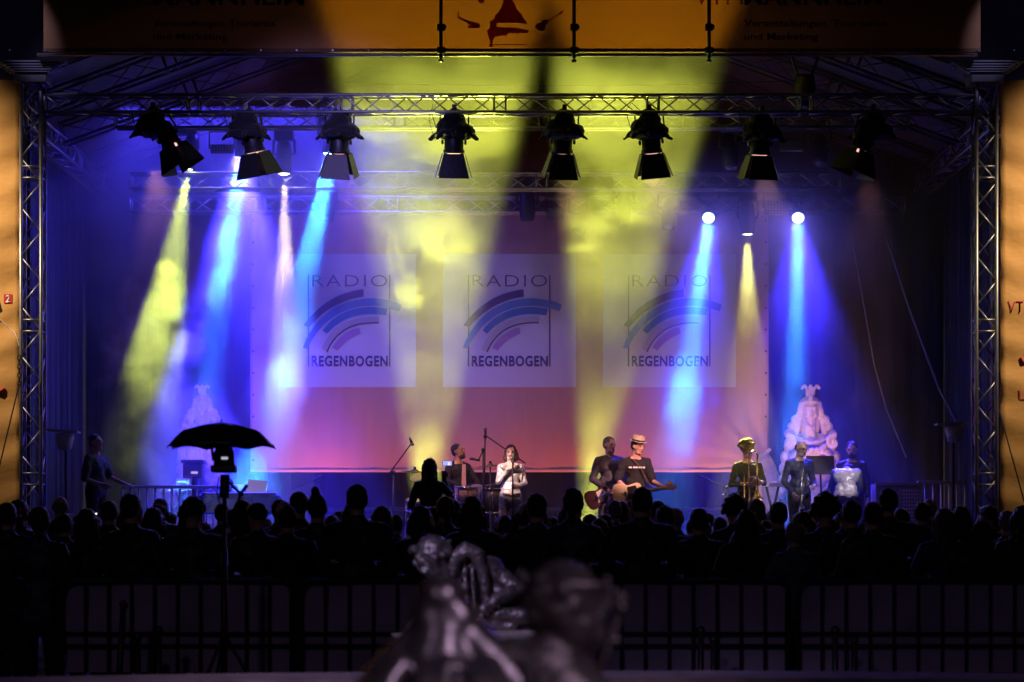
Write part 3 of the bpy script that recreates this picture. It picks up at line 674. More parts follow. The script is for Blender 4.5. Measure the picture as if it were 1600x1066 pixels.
# thin props behind the barriers
for k, (x0_, y0_, x1_, y1_) in enumerate(((195, 945, 168, 1060), (337, 980, 318, 1060))):
    pass
rim = MB(); YR = 11.0; prof = []
vs = []; fs = []; n = 120; cx, cyy, rad = .6, 3.2, 8.0
for i in range(n + 1):
    a = R(35 + 110 * i / n)
    for (dr, z) in ((-.45, .2), (-.45, .75), (-.40, .795), (-.02, .805), (.03, .75), (.03, 0)):
        rr = rad + dr; vs.append((cx + rr * math.cos(a), cyy + rr * math.sin(a), z))
for i in range(n):
    for j in range(5): k = i * 6 + j; fs.append((k, k + 1, k + 7, k + 6))
o = MB().add(vs, fs).build('fountain_rim', mat('sandstone', (.22, .15, .12), .8, bump=.8, bscale=9, var=.35, vscale=5), None, False)
tag(o, 'curved sandstone fountain rim along the bottom edge of the photo', 'fountain')
pool = MB().box((cx, cyy, .12), (15, 15, .2)).build('pool_water', mat('dark_water', (.01, .012, .02), .1, 0, coat=1)); tag(pool, kind='structure')
# ------------------------------------------------------------------ people
def V(*a): return Vector(a)
SKIN = lambda k='skin': mat(k, {'skin': (.55, .32, .24), 'skin_tan': (.42, .24, .17), 'skin_pale': (.66, .44, .35)}[k], .55, bump=.05, bscale=30)
J0 = dict(pel=(0, 0, .95), wai=(0, .0, 1.10), che=(0, .0, 1.33), nek=(0, .01, 1.49), hed=(0, -.01, 1.64),
          shL=(-.168, 0, 1.405), elL=(-.225, .02, 1.13), wrL=(-.24, -.06, .90), shR=(.168, 0, 1.405), elR=(.225, .02, 1.13), wrR=(.24, -.06, .90),
          hiL=(-.09, 0, .92), knL=(-.10, -.02, .50), anL=(-.11, .02, .09), hiR=(.09, 0, .92), knR=(.10, -.02, .50), anR=(.11, .02, .09))
def hand(b, w, d, n, curl=35, side=1, r=.0095, spread=.02, fingers=True):
    """palm + four fingers + thumb, d = pointing direction, n = palm normal"""
    d = Vector(d).normalized(); n = Vector(n); n = (n - d * n.dot(d)).normalized(); s = d.cross(n) * side
    L = (.070, .078, .072, .056)
    for k in range(4):
        o = s * (-.030 + .020 * k); base = w + d * .085 + o
        b.cap(w + o * .55 + d * .01, .016, base, .013, 8)
        if not fingers: continue
        p = base; a = 0
        for j, f in enumerate((.45, .32, .23)):
            a += R(curl) * (.8 if j == 0 else 1); q = p + (d * math.cos(a) + n * math.sin(a)) * L[k] * f + o.normalized() * .0015
            b.cap(p, r * (1 - .08 * j), q, r * (.92 - .08 * j), 8); p = q
    t0 = w + d * .025 - s * .030; t1 = t0 + d * .035 - s * .022 + n * .012; t2 = t1 + d * .034 + n * .02 - s * .002
    b.cap(t0, .013, t1, .0115, 8); b.cap(t1, .0115, t2, .009, 8)
def person(label, loc, rz=0, sc=1.0, pose=None, look=(0, 0), tilt=0, skin='skin', top=None, topcol=None, sleeves=1.0, legs=None, hair='short', haircol=None,
           voxel=.011, hands=None, mouth=0, group=None, jacket=False, beard=None, glasses=False, wide=1.0, shoes=True, face=True, curl=(35, 35), collar=0):
    J = {k: Vector(v) for k, v in J0.items()}
    for k, v in (pose or {}).items(): J[k] = Vector(v)
    for k in ('shL', 'shR', 'elL', 'elR', 'hiL', 'hiR', 'wrL', 'wrR'):
        if not pose or k not in pose: J[k].x *= wide
    o = empty('person', loc, rz, label, 'person', group); o.scale = (sc, sc, sc)
    skinm = SKIN(skin)
    H = Matrix.Rotation(R(look[0]), 3, 'Z') @ Matrix.Rotation(R(look[1]), 3, 'X') @ Matrix.Rotation(R(tilt), 3, 'Y')
    hc = J['hed']; h = lambda x, y, z: hc + H @ Vector((x, y, z))
    b = MB()
    # head: cranium, face, jaw, nose, brow, ears
    b.ell(h(0, .018, .025), (.076, .092, .088), H); b.ell(h(0, -.012, -.015), (.066, .078, .085), H); b.cap(h(-.025, -.04, -.078), .036, h(.025, -.04, -.078), .036)
    b.ell(h(0, -.075, -.092), (.022, .018, .018), H)
    if face:
        b.cap(h(0, -.083, .018), .009, h(0, -.103, -.022), .014); b.cap(h(-.012, -.092, -.026), .009, h(.012, -.092, -.026), .009)
        b.cap(h(-.04, -.073, .030), .012, h(.04, -.073, .030), .012)
        b.ell(h(-.036, -.058, -.02), (.022, .02, .018), H); b.ell(h(.036, -.058, -.02), (.022, .02, .018), H)
        b.cap(h(-.018, -.083, -.058 - .012 * mouth), .008, h(.018, -.083, -.058 - .012 * mouth), .008)
    for s in (-1, 1): b.ell(h(s * .078, .012, -.008), (.012, .022, .033), H)
    b.cap(J['nek'] + V(0, 0, -.02), .062, hc + H @ V(0, .018, -.06), .054)
    # trunk
    up = (J['nek'] - J['pel']).normalized()
    b.cap(J['che'] + V(-.06 * wide, 0, 0), .112, J['che'] + V(.06 * wide, 0, 0), .112); b.cap(J['che'], .11, J['wai'], .10)
    b.cap(J['wai'] + V(-.045 * wide, 0, 0), .098, J['wai'] + V(.045 * wide, 0, 0), .098)
    b.cap(J['pel'] + V(-.06 * wide, .01, 0), .105, J['pel'] + V(.06 * wide, .01, 0), .105); b.cap(J['wai'], .1, J['pel'], .1)
    b.cap(J['shL'] + V(.03, 0, 0), .05, J['nek'] + V(0, 0, -.03), .055); b.cap(J['shR'] + V(-.03, 0, 0), .05, J['nek'] + V(0, 0, -.03), .055)
    for s in 'LR':
        b.cap(J['sh' + s], .055, J['el' + s], .038); b.cap(J['el' + s], .038, J['wr' + s], .026)
        b.cap(J['hi' + s], .085, J['kn' + s], .052); b.cap(J['kn' + s], .052, J['an' + s], .034)
        b.cap(J['kn' + s] + (J['an' + s] - J['kn' + s]) * .28 + V(0, .015, 0), .05, J['kn' + s] + (J['an' + s] - J['kn' + s]) * .4 + V(0, .01, 0), .04)
        b.cap(J['an' + s] + V(0, .02, -.04), .035, J['an' + s] + V((-.02 if s == 'L' else .02), -.15, -.055), .025)
        hd = (hands or {}).get(s)
        d = Vector(hd[0]) if hd else (J['wr' + s] - J['el' + s]); n = Vector(hd[1]) if hd else V(.8 if s == 'L' else -.8, -.2, .1)
        cl = curl[0] if s == 'L' else curl[1]
        hand(b, J['wr' + s], d, n, cl, 1 if s == 'L' else -1, fingers=True)
    b.blob('body', skinm, o, voxel, 3 if voxel < .013 else 2)
    # top
    tm = top or mat('cloth_' + str(topcol), topcol or (.03, .03, .04), .6, bump=.5, bscale=9)
    t = MB(); g = .014 if not jacket else .022
    t.cap(J['che'] + V(-.06 * wide, 0, 0), .112 + g, J['che'] + V(.06 * wide, 0, 0), .112 + g); t.cap(J['che'], .112 + g, J['wai'], .105 + g)
    t.cap(J['wai'] + V(-.045 * wide, 0, 0), .10 + g, J['wai'] + V(.045 * wide, 0, 0), .10 + g)
    t.cap(J['pel'] + V(-.055 * wide, .0, .03), .108 + g, J['pel'] + V(.055 * wide, .0, .03), .108 + g); t.cap(J['wai'], .10 + g, J['pel'], .108 + g)
    t.cap(J['shL'] + V(.02, 0, 0), .052 + g, J['nek'] + V(-.03, .01, -.05), .045 + g); t.cap(J['shR'] + V(-.02, 0, 0), .052 + g, J['nek'] + V(.03, .01, -.05), .045 + g)
    for s in 'LR':
        sh, el, wr = J['sh' + s], J['el' + s], J['wr' + s]
        if sleeves >= .95:
            t.cap(sh, .050 + g, el, .037 + g * .8); t.cap(el, .037 + g * .8, wr - (wr - el).normalized() * .02, .027 + g * .5)
        elif sleeves > .55: t.cap(sh, .050 + g, el, .037 + g * .7); t.cap(el, .037 + g * .7, el.lerp(wr, (sleeves - .5) * 2), .038 + g * .5)
        elif sleeves > 0: t.cap(sh, .052 + g, sh.lerp(el, sleeves * 1.9), .048 + g)
    if jacket: t.cap(J['pel'] + V(-.07, .01, -.1), .11 + g, J['pel'] + V(.07, .01, -.1), .11 + g)
    t.cap(J['nek'] + V(-.02, .015, -.035 + collar), .062, J['nek'] + V(.02, .015, -.035 + collar), .062)
    t.blob('jacket' if jacket else 'shirt', tm, o, max(voxel, .012), 2, disp=.009, dscale=10, seed=loc[0] * 3)
    # trousers and shoes
    lm = legs or mat('trousers_dark', (.02, .02, .03), .85, bump=.4, bscale=10)
    t = MB(); t.cap(J['pel'] + V(-.055 * wide, .01, -.01), .118, J['pel'] + V(.055 * wide, .01, -.01), .118)
    for s in 'LR': t.cap(J['hi' + s], .098, J['kn' + s], .066); t.cap(J['kn' + s], .066, J['an' + s] + V(0, 0, .03), .052)
    t.blob('trousers', lm, o, max(voxel, .014), 3, disp=.004, dscale=12)
    if shoes:
        for s in 'LR':
            a = J['an' + s]; dx = -.02 if s == 'L' else .02
            MB().cap(a + V(0, .03, -.045), .042, a + V(dx, -.16, -.055), .033).cap(a, .05, a + V(0, 0, -.03), .05).blob('shoe', blackp(), o, .016, 2)
    # hair
    hm_ = mat('hair_' + str(haircol), haircol or (.02, .014, .01), .42, bump=1, bscale=40, stretch=(1, 1, .4))
    t = MB(); ds = 0
    if hair != 'bald':
        t.ell(h(0, .034, .042), (.086, .092, .088), H)
        if hair in ('short', 'bun', 'pony', 'fringe'): t.ell(h(0, .055, .0), (.080, .060, .075), H); ds = .006
        if hair == 'fringe': t.cap(h(-.05, -.055, .075), .028, h(.05, -.06, .07), .028)
        if hair == 'bun': t.ell(h(.015, .045, .155), (.042, .042, .04), H); ds = .008
        if hair == 'topbun': t.ell(h(.03, .02, .15), (.05, .05, .055), H)
        if hair == 'pony': t.cap(h(0, .11, .06), .03, h(0, .16, -.02), .032); t.cap(h(0, .16, -.02), .032, h(0, .13, -.16), .016)
        if hair in ('long', 'verylong', 'bob'):
            zl = {'long': -.24, 'verylong': -.36, 'bob': -.11}[hair]
            t.cap(h(0, .06, .02), .082, h(0, .075, zl), .07 if hair != 'bob' else .085)
            for s in (-1, 1):
                t.cap(h(s * .066, .012, .03), .034, h(s * .085, .03, zl * .85), .034 if hair != 'bob' else .045)
            ds = .010
        if hair in ('curly', 'afro'):
            if hair == 'afro': t.ell(h(0, .035, .065), (.112, .108, .105), H)
            rr = random.Random(int(loc[0] * 100)); R0 = .1 if hair == 'curly' else .125
            for k in range(70):
                a, e = rr.uniform(0, 6.28), rr.uniform(-.35, 1.5)
                q = V(math.cos(a) * math.cos(e), math.sin(a) * math.cos(e), math.sin(e))
                if q.y < -.35 and q.z < .45: continue
                t.ell(h(q.x * R0 * .98, .028 + q.y * R0, (.028 if hair == 'curly' else .05) + q.z * R0), rr.uniform(.014, .03), None, 8, 6)
            ds = .012
        if hair == 'cap':
            t.ell(h(0, .005, .055), (.094, .108, .075), H); t.cap(h(-.04, -.1, .045), .014, h(.04, -.1, .045), .014); t.cap(h(-.03, -.15, .035), .008, h(.03, -.15, .035), .008)
        if hair == 'balding':
            t = MB(); t.ell(h(0, .055, .0), (.084, .062, .07), H); 
    else:
        t = MB()
    if t.v: t.blob('cap' if hair == 'cap' else 'hair', hm_, o, max(voxel, .012), 2, disp=ds, dscale=22, seed=loc[0])
    if face and voxel < .013:
        for s in (-1, 1):
            MB().ell(h(s * .031, -.080, .008), (.014, .008, .006), H, 8, 6).build('eye', mat('eye_dark', (.02, .015, .015), .3), o, True)
            MB().tube([h(s * .016, -.089, .030), h(s * .036, -.088, .034), h(s * .052, -.074, .027)], .0045, 5).build('eyebrow', hm_, o)
        MB().ell(h(0, -.090, -.060), (.022 + .002 * mouth, .006, .004 + .012 * mouth), H, 10, 6).build('mouth', mat('mouth_dark', (.12, .02, .02), .5), o, True)
    if beard:
        MB().cap(h(-.035, -.05, -.09), .034, h(.035, -.05, -.09), .034).ell(h(0, -.075, -.085), (.035, .022, .035), H).cap(h(-.022, -.09, -.045), .008, h(.022, -.09, -.045), .008).blob('beard', mat('beard_' + str(beard), beard, .8, bump=1, bscale=40), o, .009, 1, disp=.003, dscale=30)
    if glasses:
        m = MB()
        for s in (-1, 1):
            m.tube([h(s * .033 + .024 * math.cos(R(t_)), -.104, .008 + .017 * math.sin(R(t_))) for t_ in range(0, 361, 40)], .003, 5)
            m.tube([h(s * .057, -.1, .012), h(s * .078, .0, .005)], .003, 5)
        m.tube([h(-.01, -.105, .010), h(.01, -.105, .01)], .003, 5); m.build('glasses', blackp(), o)['kind'] = ''
        del SC.collection.objects[-1]['kind']
    return o, J, h
def feet_at(px, head_py, Y, z0=SZ, base=1.75):
    """where to stand and how tall so that the top of the head is at (px, head_py)"""
    p = at(px, head_py, Y); return Vector((p.x, Y, z0)), (p.z - z0) / base
black_shirt = lambda: mat('black_shirt', (.012, .012, .018), .85, bump=.7, bscale=8)
satin = lambda: mat('silver_satin', (.62, .58, .56), .36, .3, bump=1.0, bscale=7, stretch=(.8, .8, 1.6))
brass = lambda: mat('brass', (.80, .50, .20), .22, 1)
silver = lambda: mat('silver_plate', (.8, .8, .82), .15, 1)
chrome = lambda: mat('chrome', (.75, .75, .78), .12, 1)
# singer
loc, s = feet_at(798, 697, 35.6, base=1.745)
singer, J, h = person('dark haired woman in a silver satin blouse singing into a hand held microphone stand', loc, R(4), s, dict(
    elR=(.21, -.07, 1.16), wrR=(.10, -.30, 1.11), elL=(-.20, -.12, 1.19), wrL=(-.05, -.21, 1.39), shL=(-.15, 0, 1.405), shR=(.15, 0, 1.405), pel=(0, 0, .95), knL=(-.13, -.03, .5)),
    look=(-8, 6), skin='skin_pale', top=satin(), legs=mat('sequin_trousers', (.28, .27, .30), .3, .5, bump=1, bscale=60, var=.6, vscale=30), hair='bob', haircol=(.07, .03, .02), mouth=1.2,
    hands=dict(L=((.45, -.25, .55), (.5, .6, -.2)), R=((-.75, -.35, .1), (.3, .7, 0))), curl=(50, 65))
MB().cap((-.14, -.16, 1.42), .045, (.0, -.13, 1.39), .035).cap((.14, -.16, 1.42), .045, (.0, -.13, 1.39), .035).blob('collar', satin(), singer, .012, 2)
MB().tube([(-.13, -.13, 1.0), (0, -.16, .985), (.13, -.13, 1.0)], .02, 6).build('belt', mat('belt_silver', (.6, .55, .5), .25, .8), singer)
def mic_stand(px, Y, label, boom=None, pole_to=None, mic=None, lean=0):
    """straight or boom stand, feet on the deck"""
    p = at(px, 800, Y); o = empty('microphone_stand', (p.x, Y, SZ), label=label, cat='microphone stand', group='microphone stands on the stage')
    B = lambda u, v, dy=0: at(u, v, Y + dy) - Vector((p.x, Y, SZ))
    top = B(*pole_to)
    MB().tube([(0, 0, .03), top], .013, 8).build('pole', blackp(), o, True)
    for k in range(3):
        a = R(30 + 120 * k); MB().tube([(0, 0, .16), (.3 * math.cos(a), .3 * math.sin(a), .015)], .011, 6).build('foot', blackp(), o, True)
    if boom:
        MB().tube([B(*b_) for b_ in boom], .010, 8).build('boom', blackp(), o, True)
        MB().ell(top, .03).build('clutch', blackp(), o, True)
    if mic:
        a, b_ = B(*mic[0]), B(*mic[1]); m = MB().tube([a, a.lerp(b_, .7)], [.014, .022], 10).build('microphone', blackp(), o, True)
        MB().ell(a.lerp(b_, .85), .028).build('grille', mat('grille', (.25, .25, .27), .4, .8), m, True)
    return o
mic_stand(801, 35.25, 'straight microphone stand held by the singer in satin', pole_to=(801, 722), mic=((802, 727), (799, 714)))
mic_stand(613, 36.9, 'tall boom microphone stand leaning up to the right beside the left cymbal', pole_to=(615, 738), boom=((604, 746), (642, 694)), mic=((640, 684), (645, 696)))
mic_stand(755, 36.6, 'overhead boom microphone stand between the drummer and the singer', pole_to=(758, 682), boom=((758, 680), (821, 724)), mic=((759, 686), (758, 668)))
mic_stand(756, 35.9, 'small boom microphone stand bent towards the singing drummer mouth', pole_to=(755, 703), boom=((755, 703), (748, 719)), mic=((750, 720), (734, 716)))
mic_stand(1136, 36.2, 'low boom microphone stand left of the trombone player', pole_to=(1136, 762), boom=((1086, 740), (1140, 765)), mic=((1136, 768), (1130, 775)))
# drummer: sits on a raised riser behind the kit, turned to the right
YR_ = 37.2
loc = Vector((at(716, 0, YR_).x, YR_, SZ)); ht = at(716, 695, YR_).z
off = ht - SZ - 1.745
tag(MB().box((at(725, 0, YR_).x, YR_ - .2, SZ + .12), (3.2, 2.0, .24)).build('drum_riser', blackp()), 'low black riser under the drum kit', 'riser')
drummer, J, h = person('drummer in a dark shirt and pale tie singing sideways into a microphone', loc + V(0, 0, off), R(38), 1, dict(
    knL=(-.22, -.40, .80), anL=(-.24, -.40, .45), knR=(.22, -.40, .80), anR=(.24, -.40, .45), elR=(.28, -.10, 1.18), wrR=(.16, -.34, 1.10), elL=(-.28, -.08, 1.17), wrL=(-.12, -.34, 1.08)),
    look=(24, -8), top=black_shirt(), hair='short', haircol=(.03, .018, .012), mouth=1.3, beard=(.06, .035, .025), curl=(60, 60))
MB().prism([(-.03, 1.44), (.03, 1.44), (.038, 1.12), (0, 1.08), (-.038, 1.12)], -.150, -.136).build('tie', mat('pale_tie', (.70, .45, .42), .5), drummer)
for a, b_ in (((.12, -.42, 1.10), (.34, -.70, 1.16)), ((-.10, -.42, 1.08), (.08, -.74, 1.06))):
    MB().tube([a, b_], .008, 6).build('drumstick', mat('stick_wood', (.6, .42, .25), .6), drummer)
o = empty('drum_stool', (loc.x, YR_ + .08, SZ + .24), label='round black stool under the drummer', cat='stool')
MB().lathe([(0, .42), (.17, .42), (.18, .47), (.16, .52), (0, .52)], n=20).build('seat', blackp(), o, True)
MB().tube([(0, 0, .1), (0, 0, .43)], .02).build('pole', chrome(), o, True)
for k in range(3): MB().tube([(0, 0, .2), (.24 * math.cos(k * 2.1), .24 * math.sin(k * 2.1), .01)], .012).build('leg', chrome(), o, True)
def drum(name, c, r, hgt, ax, shell, label, legs=True, cat='drum'):
    o = empty(name, c, label=label, cat=cat, group='drums of the kit'); M = Vector(ax).normalized().to_track_quat('Z', 'Y').to_matrix()
    MB().lathe([(r, -hgt / 2), (r, hgt / 2)], n=28, m=M).build('shell', shell, o, True)
    for s in (-1, 1):
        MB().lathe([(r * .9, s * hgt / 2 - .012), (r * 1.05, s * hgt / 2 - .012), (r * 1.05, s * hgt / 2 + .012), (r * .9, s * hgt / 2 + .012)], n=28, m=M).build('hoop', chrome(), o, True)
        MB().lathe([(0, s * (hgt / 2 + .008) - .002), (r * .98, s * (hgt / 2 + .008) - .002), (r * .98, s * (hgt / 2 + .008) + .002), (0, s * (hgt / 2 + .008) + .002)], n=28, m=M).build('skin', mat('drum_skin', (.7, .68, .62), .5), o)
    for k in range(8):
        a = 2 * math.pi * k / 8
        MB().tube([M @ V(r * 1.03 * math.cos(a), r * 1.03 * math.sin(a), -hgt / 2), M @ V(r * 1.03 * math.cos(a), r * 1.03 * math.sin(a), hgt / 2)], .008, 6).ell(M @ V(r * 1.03 * math.cos(a), r * 1.03 * math.sin(a), 0), .016, None, 8, 6).build('lug', chrome(), o, True)
    if legs:
        for k in range(3):
            a = R(200 + 120 * k); MB().tube([(r * math.cos(a), r * math.sin(a), 0), (r * 1.15 * math.cos(a), r * 1.15 * math.sin(a), SZ + .24 - c[2])], .010).build('leg', chrome(), o, True)
    return o
pinksh = mat('pearl_shell', (.62, .42, .36), .3, .1, var=.25, vscale=12)
drum('tom_drum', at(731, 772, 36.3), .19, .24, (0, -.15, 1), pinksh, 'pearl pink drum with chrome fittings in front of the drummer')
drum('bass_drum', at(706, 803, 36.5), .27, .4, (.1, -1, .05), pinksh, 'bass drum low in front of the drummer behind the crowd', legs=False)
drum('floor_tom', at(770, 783, 36.8), .20, .36, (0, 0, 1), mat('dark_shell', (.05, .05, .07), .3), 'dark floor drum between the drummer and the singer')
drum('side_drum', at(652, 790, 36.6), .17, .15, (.05, -.2, 1), mat('dark_shell', (1, 1, 1)), 'small dark drum at the left of the kit under the lime pad')
def cymbal(px, py, Y, r, label, tilt=6, sx=1):
    c = at(px, py, Y); o = empty('cymbal_stand', (c.x, Y, SZ), label=label, cat='cymbal', group='cymbals of the kit'); M = Matrix.Rotation(R(tilt), 3, 'Y') @ Matrix.Rotation(R(4), 3, 'X')
    z = c.z - SZ
    MB().tube([(0, 0, .03), (0, 0, z + .03)], .011, 8).build('pole', chrome(), o, True)
    MB().lathe([(r, -.004), (r * .25, .012), (r * .2, .03), (.01, .036), (.01, .034), (r * .2, .026), (r * .25, .008), (r, -.006)], (0, 0, z), 28, M).build('cymbal', mat('bronze_dark', (.35, .24, .12), .3, 1), o, True)
    MB().lathe([(.0, .03), (.02, .03), (.022, .07), (.0, .075)], (0, 0, z)).build('wing_nut', blackp(), o)
    for k in range(3): MB().tube([(0, 0, .25), (.26 * math.cos(k * 2.1), .26 * math.sin(k * 2.1), .015)], .010).build('leg', chrome(), o, True)
cymbal(648, 737, 36.8, .23, 'dark cymbal at the left end of the kit beside the leaning boom stand', 4)
cymbal(766, 728, 36.6, .20, 'dark cymbal just left of the singer head', -3)
o = empty('pad', at(655, 747, 36.3), label='lime green round pad behind the filming spectator head', cat='pad')
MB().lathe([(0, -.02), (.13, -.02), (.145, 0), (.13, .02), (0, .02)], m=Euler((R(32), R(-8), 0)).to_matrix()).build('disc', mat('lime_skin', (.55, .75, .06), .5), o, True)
MB().tube([(0, 0, 0), (.02, .05, SZ - at(655, 747, 36.3).z)], .011).build('pole', chrome(), o)
MB().tube([V(-.16, 0, -.62), V(-.02, -.02, -.50), V(.12, 0, -.45)], .012).ell((-.16, 0, -.62), .022).ell((-.01, -.02, -.5), .03).build('side_rod', chrome(), o)
# ---- guitars
def guitar(parent, c, body_m, guard_m, neck_end, tilt=0, sz=1.0, name='electric_guitar', label='', dy=0):
    """c world body centre, neck_end world point of the nut; lies in the plane facing the audience"""
    o = empty(name, c, label=label, cat='guitar'); d = (neck_end - c); L = d.length; d.normalize(); n = V(0, -1, 0); n = (n - d * n.dot(d)).normalized(); u = n.cross(d)
    M = Matrix((d, n, u)).transposed()
    T = lambda x, y, z: M @ V(x * sz, -y, z * sz)
    out = [(-.25, 0), (-.245, .09), (-.21, .145), (-.15, .162), (-.08, .14), (-.02, .115), (.05, .125), (.11, .135), (.155, .11), (.165, .07), (.12, .045), (.10, .03), (.10, -.03), (.13, -.045), (.12, -.10), (.07, -.13), (.01, -.12), (-.05, -.115), (-.11, -.145), (-.17, -.155), (-.22, -.12), (-.245, -.06)]
    def pr(pts, y0, y1):
        m = MB().prism(pts, y0, y1); m.v = [tuple(T(*v)) for v in m.v]; return m
    pr(out, -.02, .022).build('body', body_m, o, bevel=.006)
    pr([(-.03, .09), (.09, .10), (.11, .05), (.10, -.03), (.02, -.09), (-.06, -.075), (-.03, 0)], -.024, -.0205).build('pickguard', guard_m, o)
    for x in (.05, -.08): pr([(x, -.035), (x + .03, -.035), (x + .03, .035), (x, .035)], -.032, -.0245).build('pickup', chrome(), o)
    Ls = L / sz
    pr([(.05, -.026), (Ls, -.021), (Ls, .021), (.05, .026)], -.042, -.025).build('neck', mat('maple', (.62, .42, .25), .45), o)
    pr([(Ls, -.021), (Ls + .04, -.03), (Ls + .16, -.042), (Ls + .19, -.01), (Ls + .15, .018), (Ls + .05, .022), (Ls, .021)], -.042, -.026).build('headstock', mat('maple', (1, 1, 1)), o, bevel=.004)
    for k in range(6): MB().ell(T(Ls + .045 + k * .021, -.034, .035), .009, None, 8, 6).tube([T(Ls + .045 + k * .021, -.034, .01), T(Ls + .045 + k * .021, -.034, .035)], .004, 5).build('tuning_peg', chrome(), o)
    st_ = MB()
    for k in range(6): st_.tube([T(-.12, -.047, -.015 + .006 * k), T(Ls + .02, -.047, -.012 + .005 * k)], .0012, 4)
    st_.build('strings', chrome(), o)['kind'] = 'stuff'
    return o
# bass player behind
loc, s = feet_at(959, 683, 36.3, base=1.76)
person('grey haired bass player in a dark suit jacket standing behind the man in the hat', loc + V(-.06, 0, 0), R(14), s, dict(elL=(-.27, -.02, 1.14), wrL=(-.10, -.26, .98), elR=(.3, -.12, 1.2), wrR=(.42, -.34, 1.22)), look=(20, 8),
       skin='skin_pale', topcol=(.045, .04, .06), jacket=True, hair='short', haircol=(.16, .15, .15), curl=(40, 60))
guitar(None, at(938, 776, 35.95), mat('bass_body', (.05, .02, .02), .3), mat('pearl', (.6, .58, .55), .4), at(1005, 744, 35.75), label='bass guitar hanging on the player behind, its dark headstock catching blue light', name='bass_guitar', sz=.95)
# guitarist with the hat
loc, s = feet_at(993, 686, 35.5, base=1.745)
gp, J, h = person('guitarist in a pale straw hat and black printed t-shirt playing a cream guitar', loc, R(10), s, dict(
    elL=(-.27, .0, 1.14), wrL=(-.12, -.24, .95), elR=(.24, -.05, 1.13), wrR=(.38, -.33, 1.02), hed=(.03, -.03, 1.635)), look=(34, 14), top=black_shirt(), sleeves=.5, hair='short', haircol=(.03, .02, .02), wide=1.05,
    hands=dict(L=((.75, -.3, -.35), (.1, .6, -.5)), R=((.3, -.2, .3), (0, 1, 0))), curl=(30, 60))
ht = MB(); HM = Matrix.Rotation(R(34), 3, 'Z') @ Matrix.Rotation(R(14), 3, 'X')
hat = empty('straw_hat', h(0, .01, .075)); hat.parent = gp; hat.matrix_parent_inverse = Matrix(); hat.rotation_euler = HM.to_euler()
MB().lathe([(.083, -.01), (.094, 0), (.094, .035), (.084, .085), (.05, .095), (0, .085), (0, .08), (.075, .075), (.085, .03)], n=24).build('crown', mat('straw', (.75, .62, .45), .8, bump=.6, bscale=60), hat, True)
MB().lathe([(.09, .0), (.135, .008), (.137, .003), (.09, -.008)], n=24).build('brim', mat('straw', (1, 1, 1)), hat, True)
MB().lathe([(.096, .0), (.0975, .028), (.0955, .028), (.094, .0)], n=24).build('band', blackc(), hat, True)
for k, (w_, x_) in enumerate(((.05, -.115), (.075, -.055), (.055, .03), (.035, .093))):
    MB().box((x_ + w_ / 2 - .02, -.152 + .004 * abs(k - 1.5), 1.325), (w_ * .9, .01, .022)).build('shirt_print', mat('print_cream2', (.8, .78, .75), .7), gp)
MB().tube([(-.14, .06, 1.46), (-.06, -.115, 1.44), (.05, -.152, 1.30), (.16, -.15, 1.1), (.22, -.12, 1.02)], [.012] * 5, 6).build('strap', mat('leather', (.08, .05, .04), .6), gp)
guitar(None, at(985, 771, 35.22), mat('cream_body', (.80, .66, .42), .3), mat('black_guard', (.02, .02, .02), .3), at(1038, 763, 35.1), label='cream electric guitar with a black pickguard played by the man in the hat', sz=1.05)
# trombonist
loc, s = feet_at(1168, 694, 36.0, base=1.74)
tp, J, h = person('curly haired trombone player in a black shirt lit yellow from behind', loc, R(6), s, dict(elL=(-.27, -.06, 1.12), wrL=(.02, -.30, 1.13), elR=(.25, -.04, 1.14), wrR=(.13, -.31, 1.16)), look=(28, 6),
    top=black_shirt(), sleeves=.7, hair='afro', haircol=(.45, .33, .12), curl=(60, 60), hands=dict(L=((.8, -.2, .1), (.2, .6, .3)), R=((-.6, -.3, .1), (.1, .7, .2))))
o = empty('trombone', at(1182, 775, 35.65), label='brass trombone held upright with its bell down by the curly haired player', cat='trombone'); c0 = at(1182, 775, 35.65)
B = lambda u, v, dy=0: at(u, v, 35.65 + dy) - c0
MB().lathe([(.012, .62), (.014, .3), (.022, .14), (.035, .07), (.06, .03), (.098, .0), (.10, -.003), (.09, .002), (.03, .065), (.01, .3)], B(1183, 779) , 24).build('bell', brass(), o, True)
MB().tube([B(1183, 722), B(1184, 712), B(1181, 706), B(1176, 704), B(1171, 707), B(1170, 714)], .013, 8).build('tuning_bow', silver(), o, True)
MB().tube([B(1170, 714), B(1171, 800)], .009, 8).build('inner_slide', brass(), o, True); MB().tube([B(1163, 745), B(1163, 806), B(1167, 809), B(1171, 806), B(1171, 760)], .010, 8).build('outer_slide', brass(), o, True)
MB().lathe([(.02, .04), (.008, 0), (.008, -.04)], B(1163, 742)).build('mouthpiece', silver(), o); MB().tube([B(1170, 745), B(1183, 745)], .007).build('brace', brass(), o)
# trumpeter
loc, s = feet_at(1252, 690, 36.1, base=1.735)
person('balding man with glasses in a dark shirt looking down at the trumpet in his hands', loc + V(-.03, 0, 0), R(22), s, dict(elR=(.23, .0, 1.14), wrR=(.10, -.28, 1.07), elL=(-.25, .02, 1.14), wrL=(-.22, -.22, .95), hed=(.02, -.04, 1.63)), look=(12, 20), skin='skin_pale',
       topcol=(.05, .06, .12), hair='balding', haircol=(.05, .035, .03), glasses=True, wide=1.05, curl=(60, 60))
o = empty('trumpet', at(1258, 756, 35.7), label='silver trumpet held upright in front of the balding man', cat='trumpet'); c0 = at(1258, 756, 35.7); B = lambda u, v, dy=0: at(u, v, 35.7 + dy) - c0
MB().tube([B(1256, 731), B(1250, 772), B(1252, 776), B(1256, 775)], .010, 8).build('lead_pipe', silver(), o, True)
MB().tube([B(1262, 738), B(1256, 775)], [.010, .011], 8).build('main_pipe', silver(), o, True)
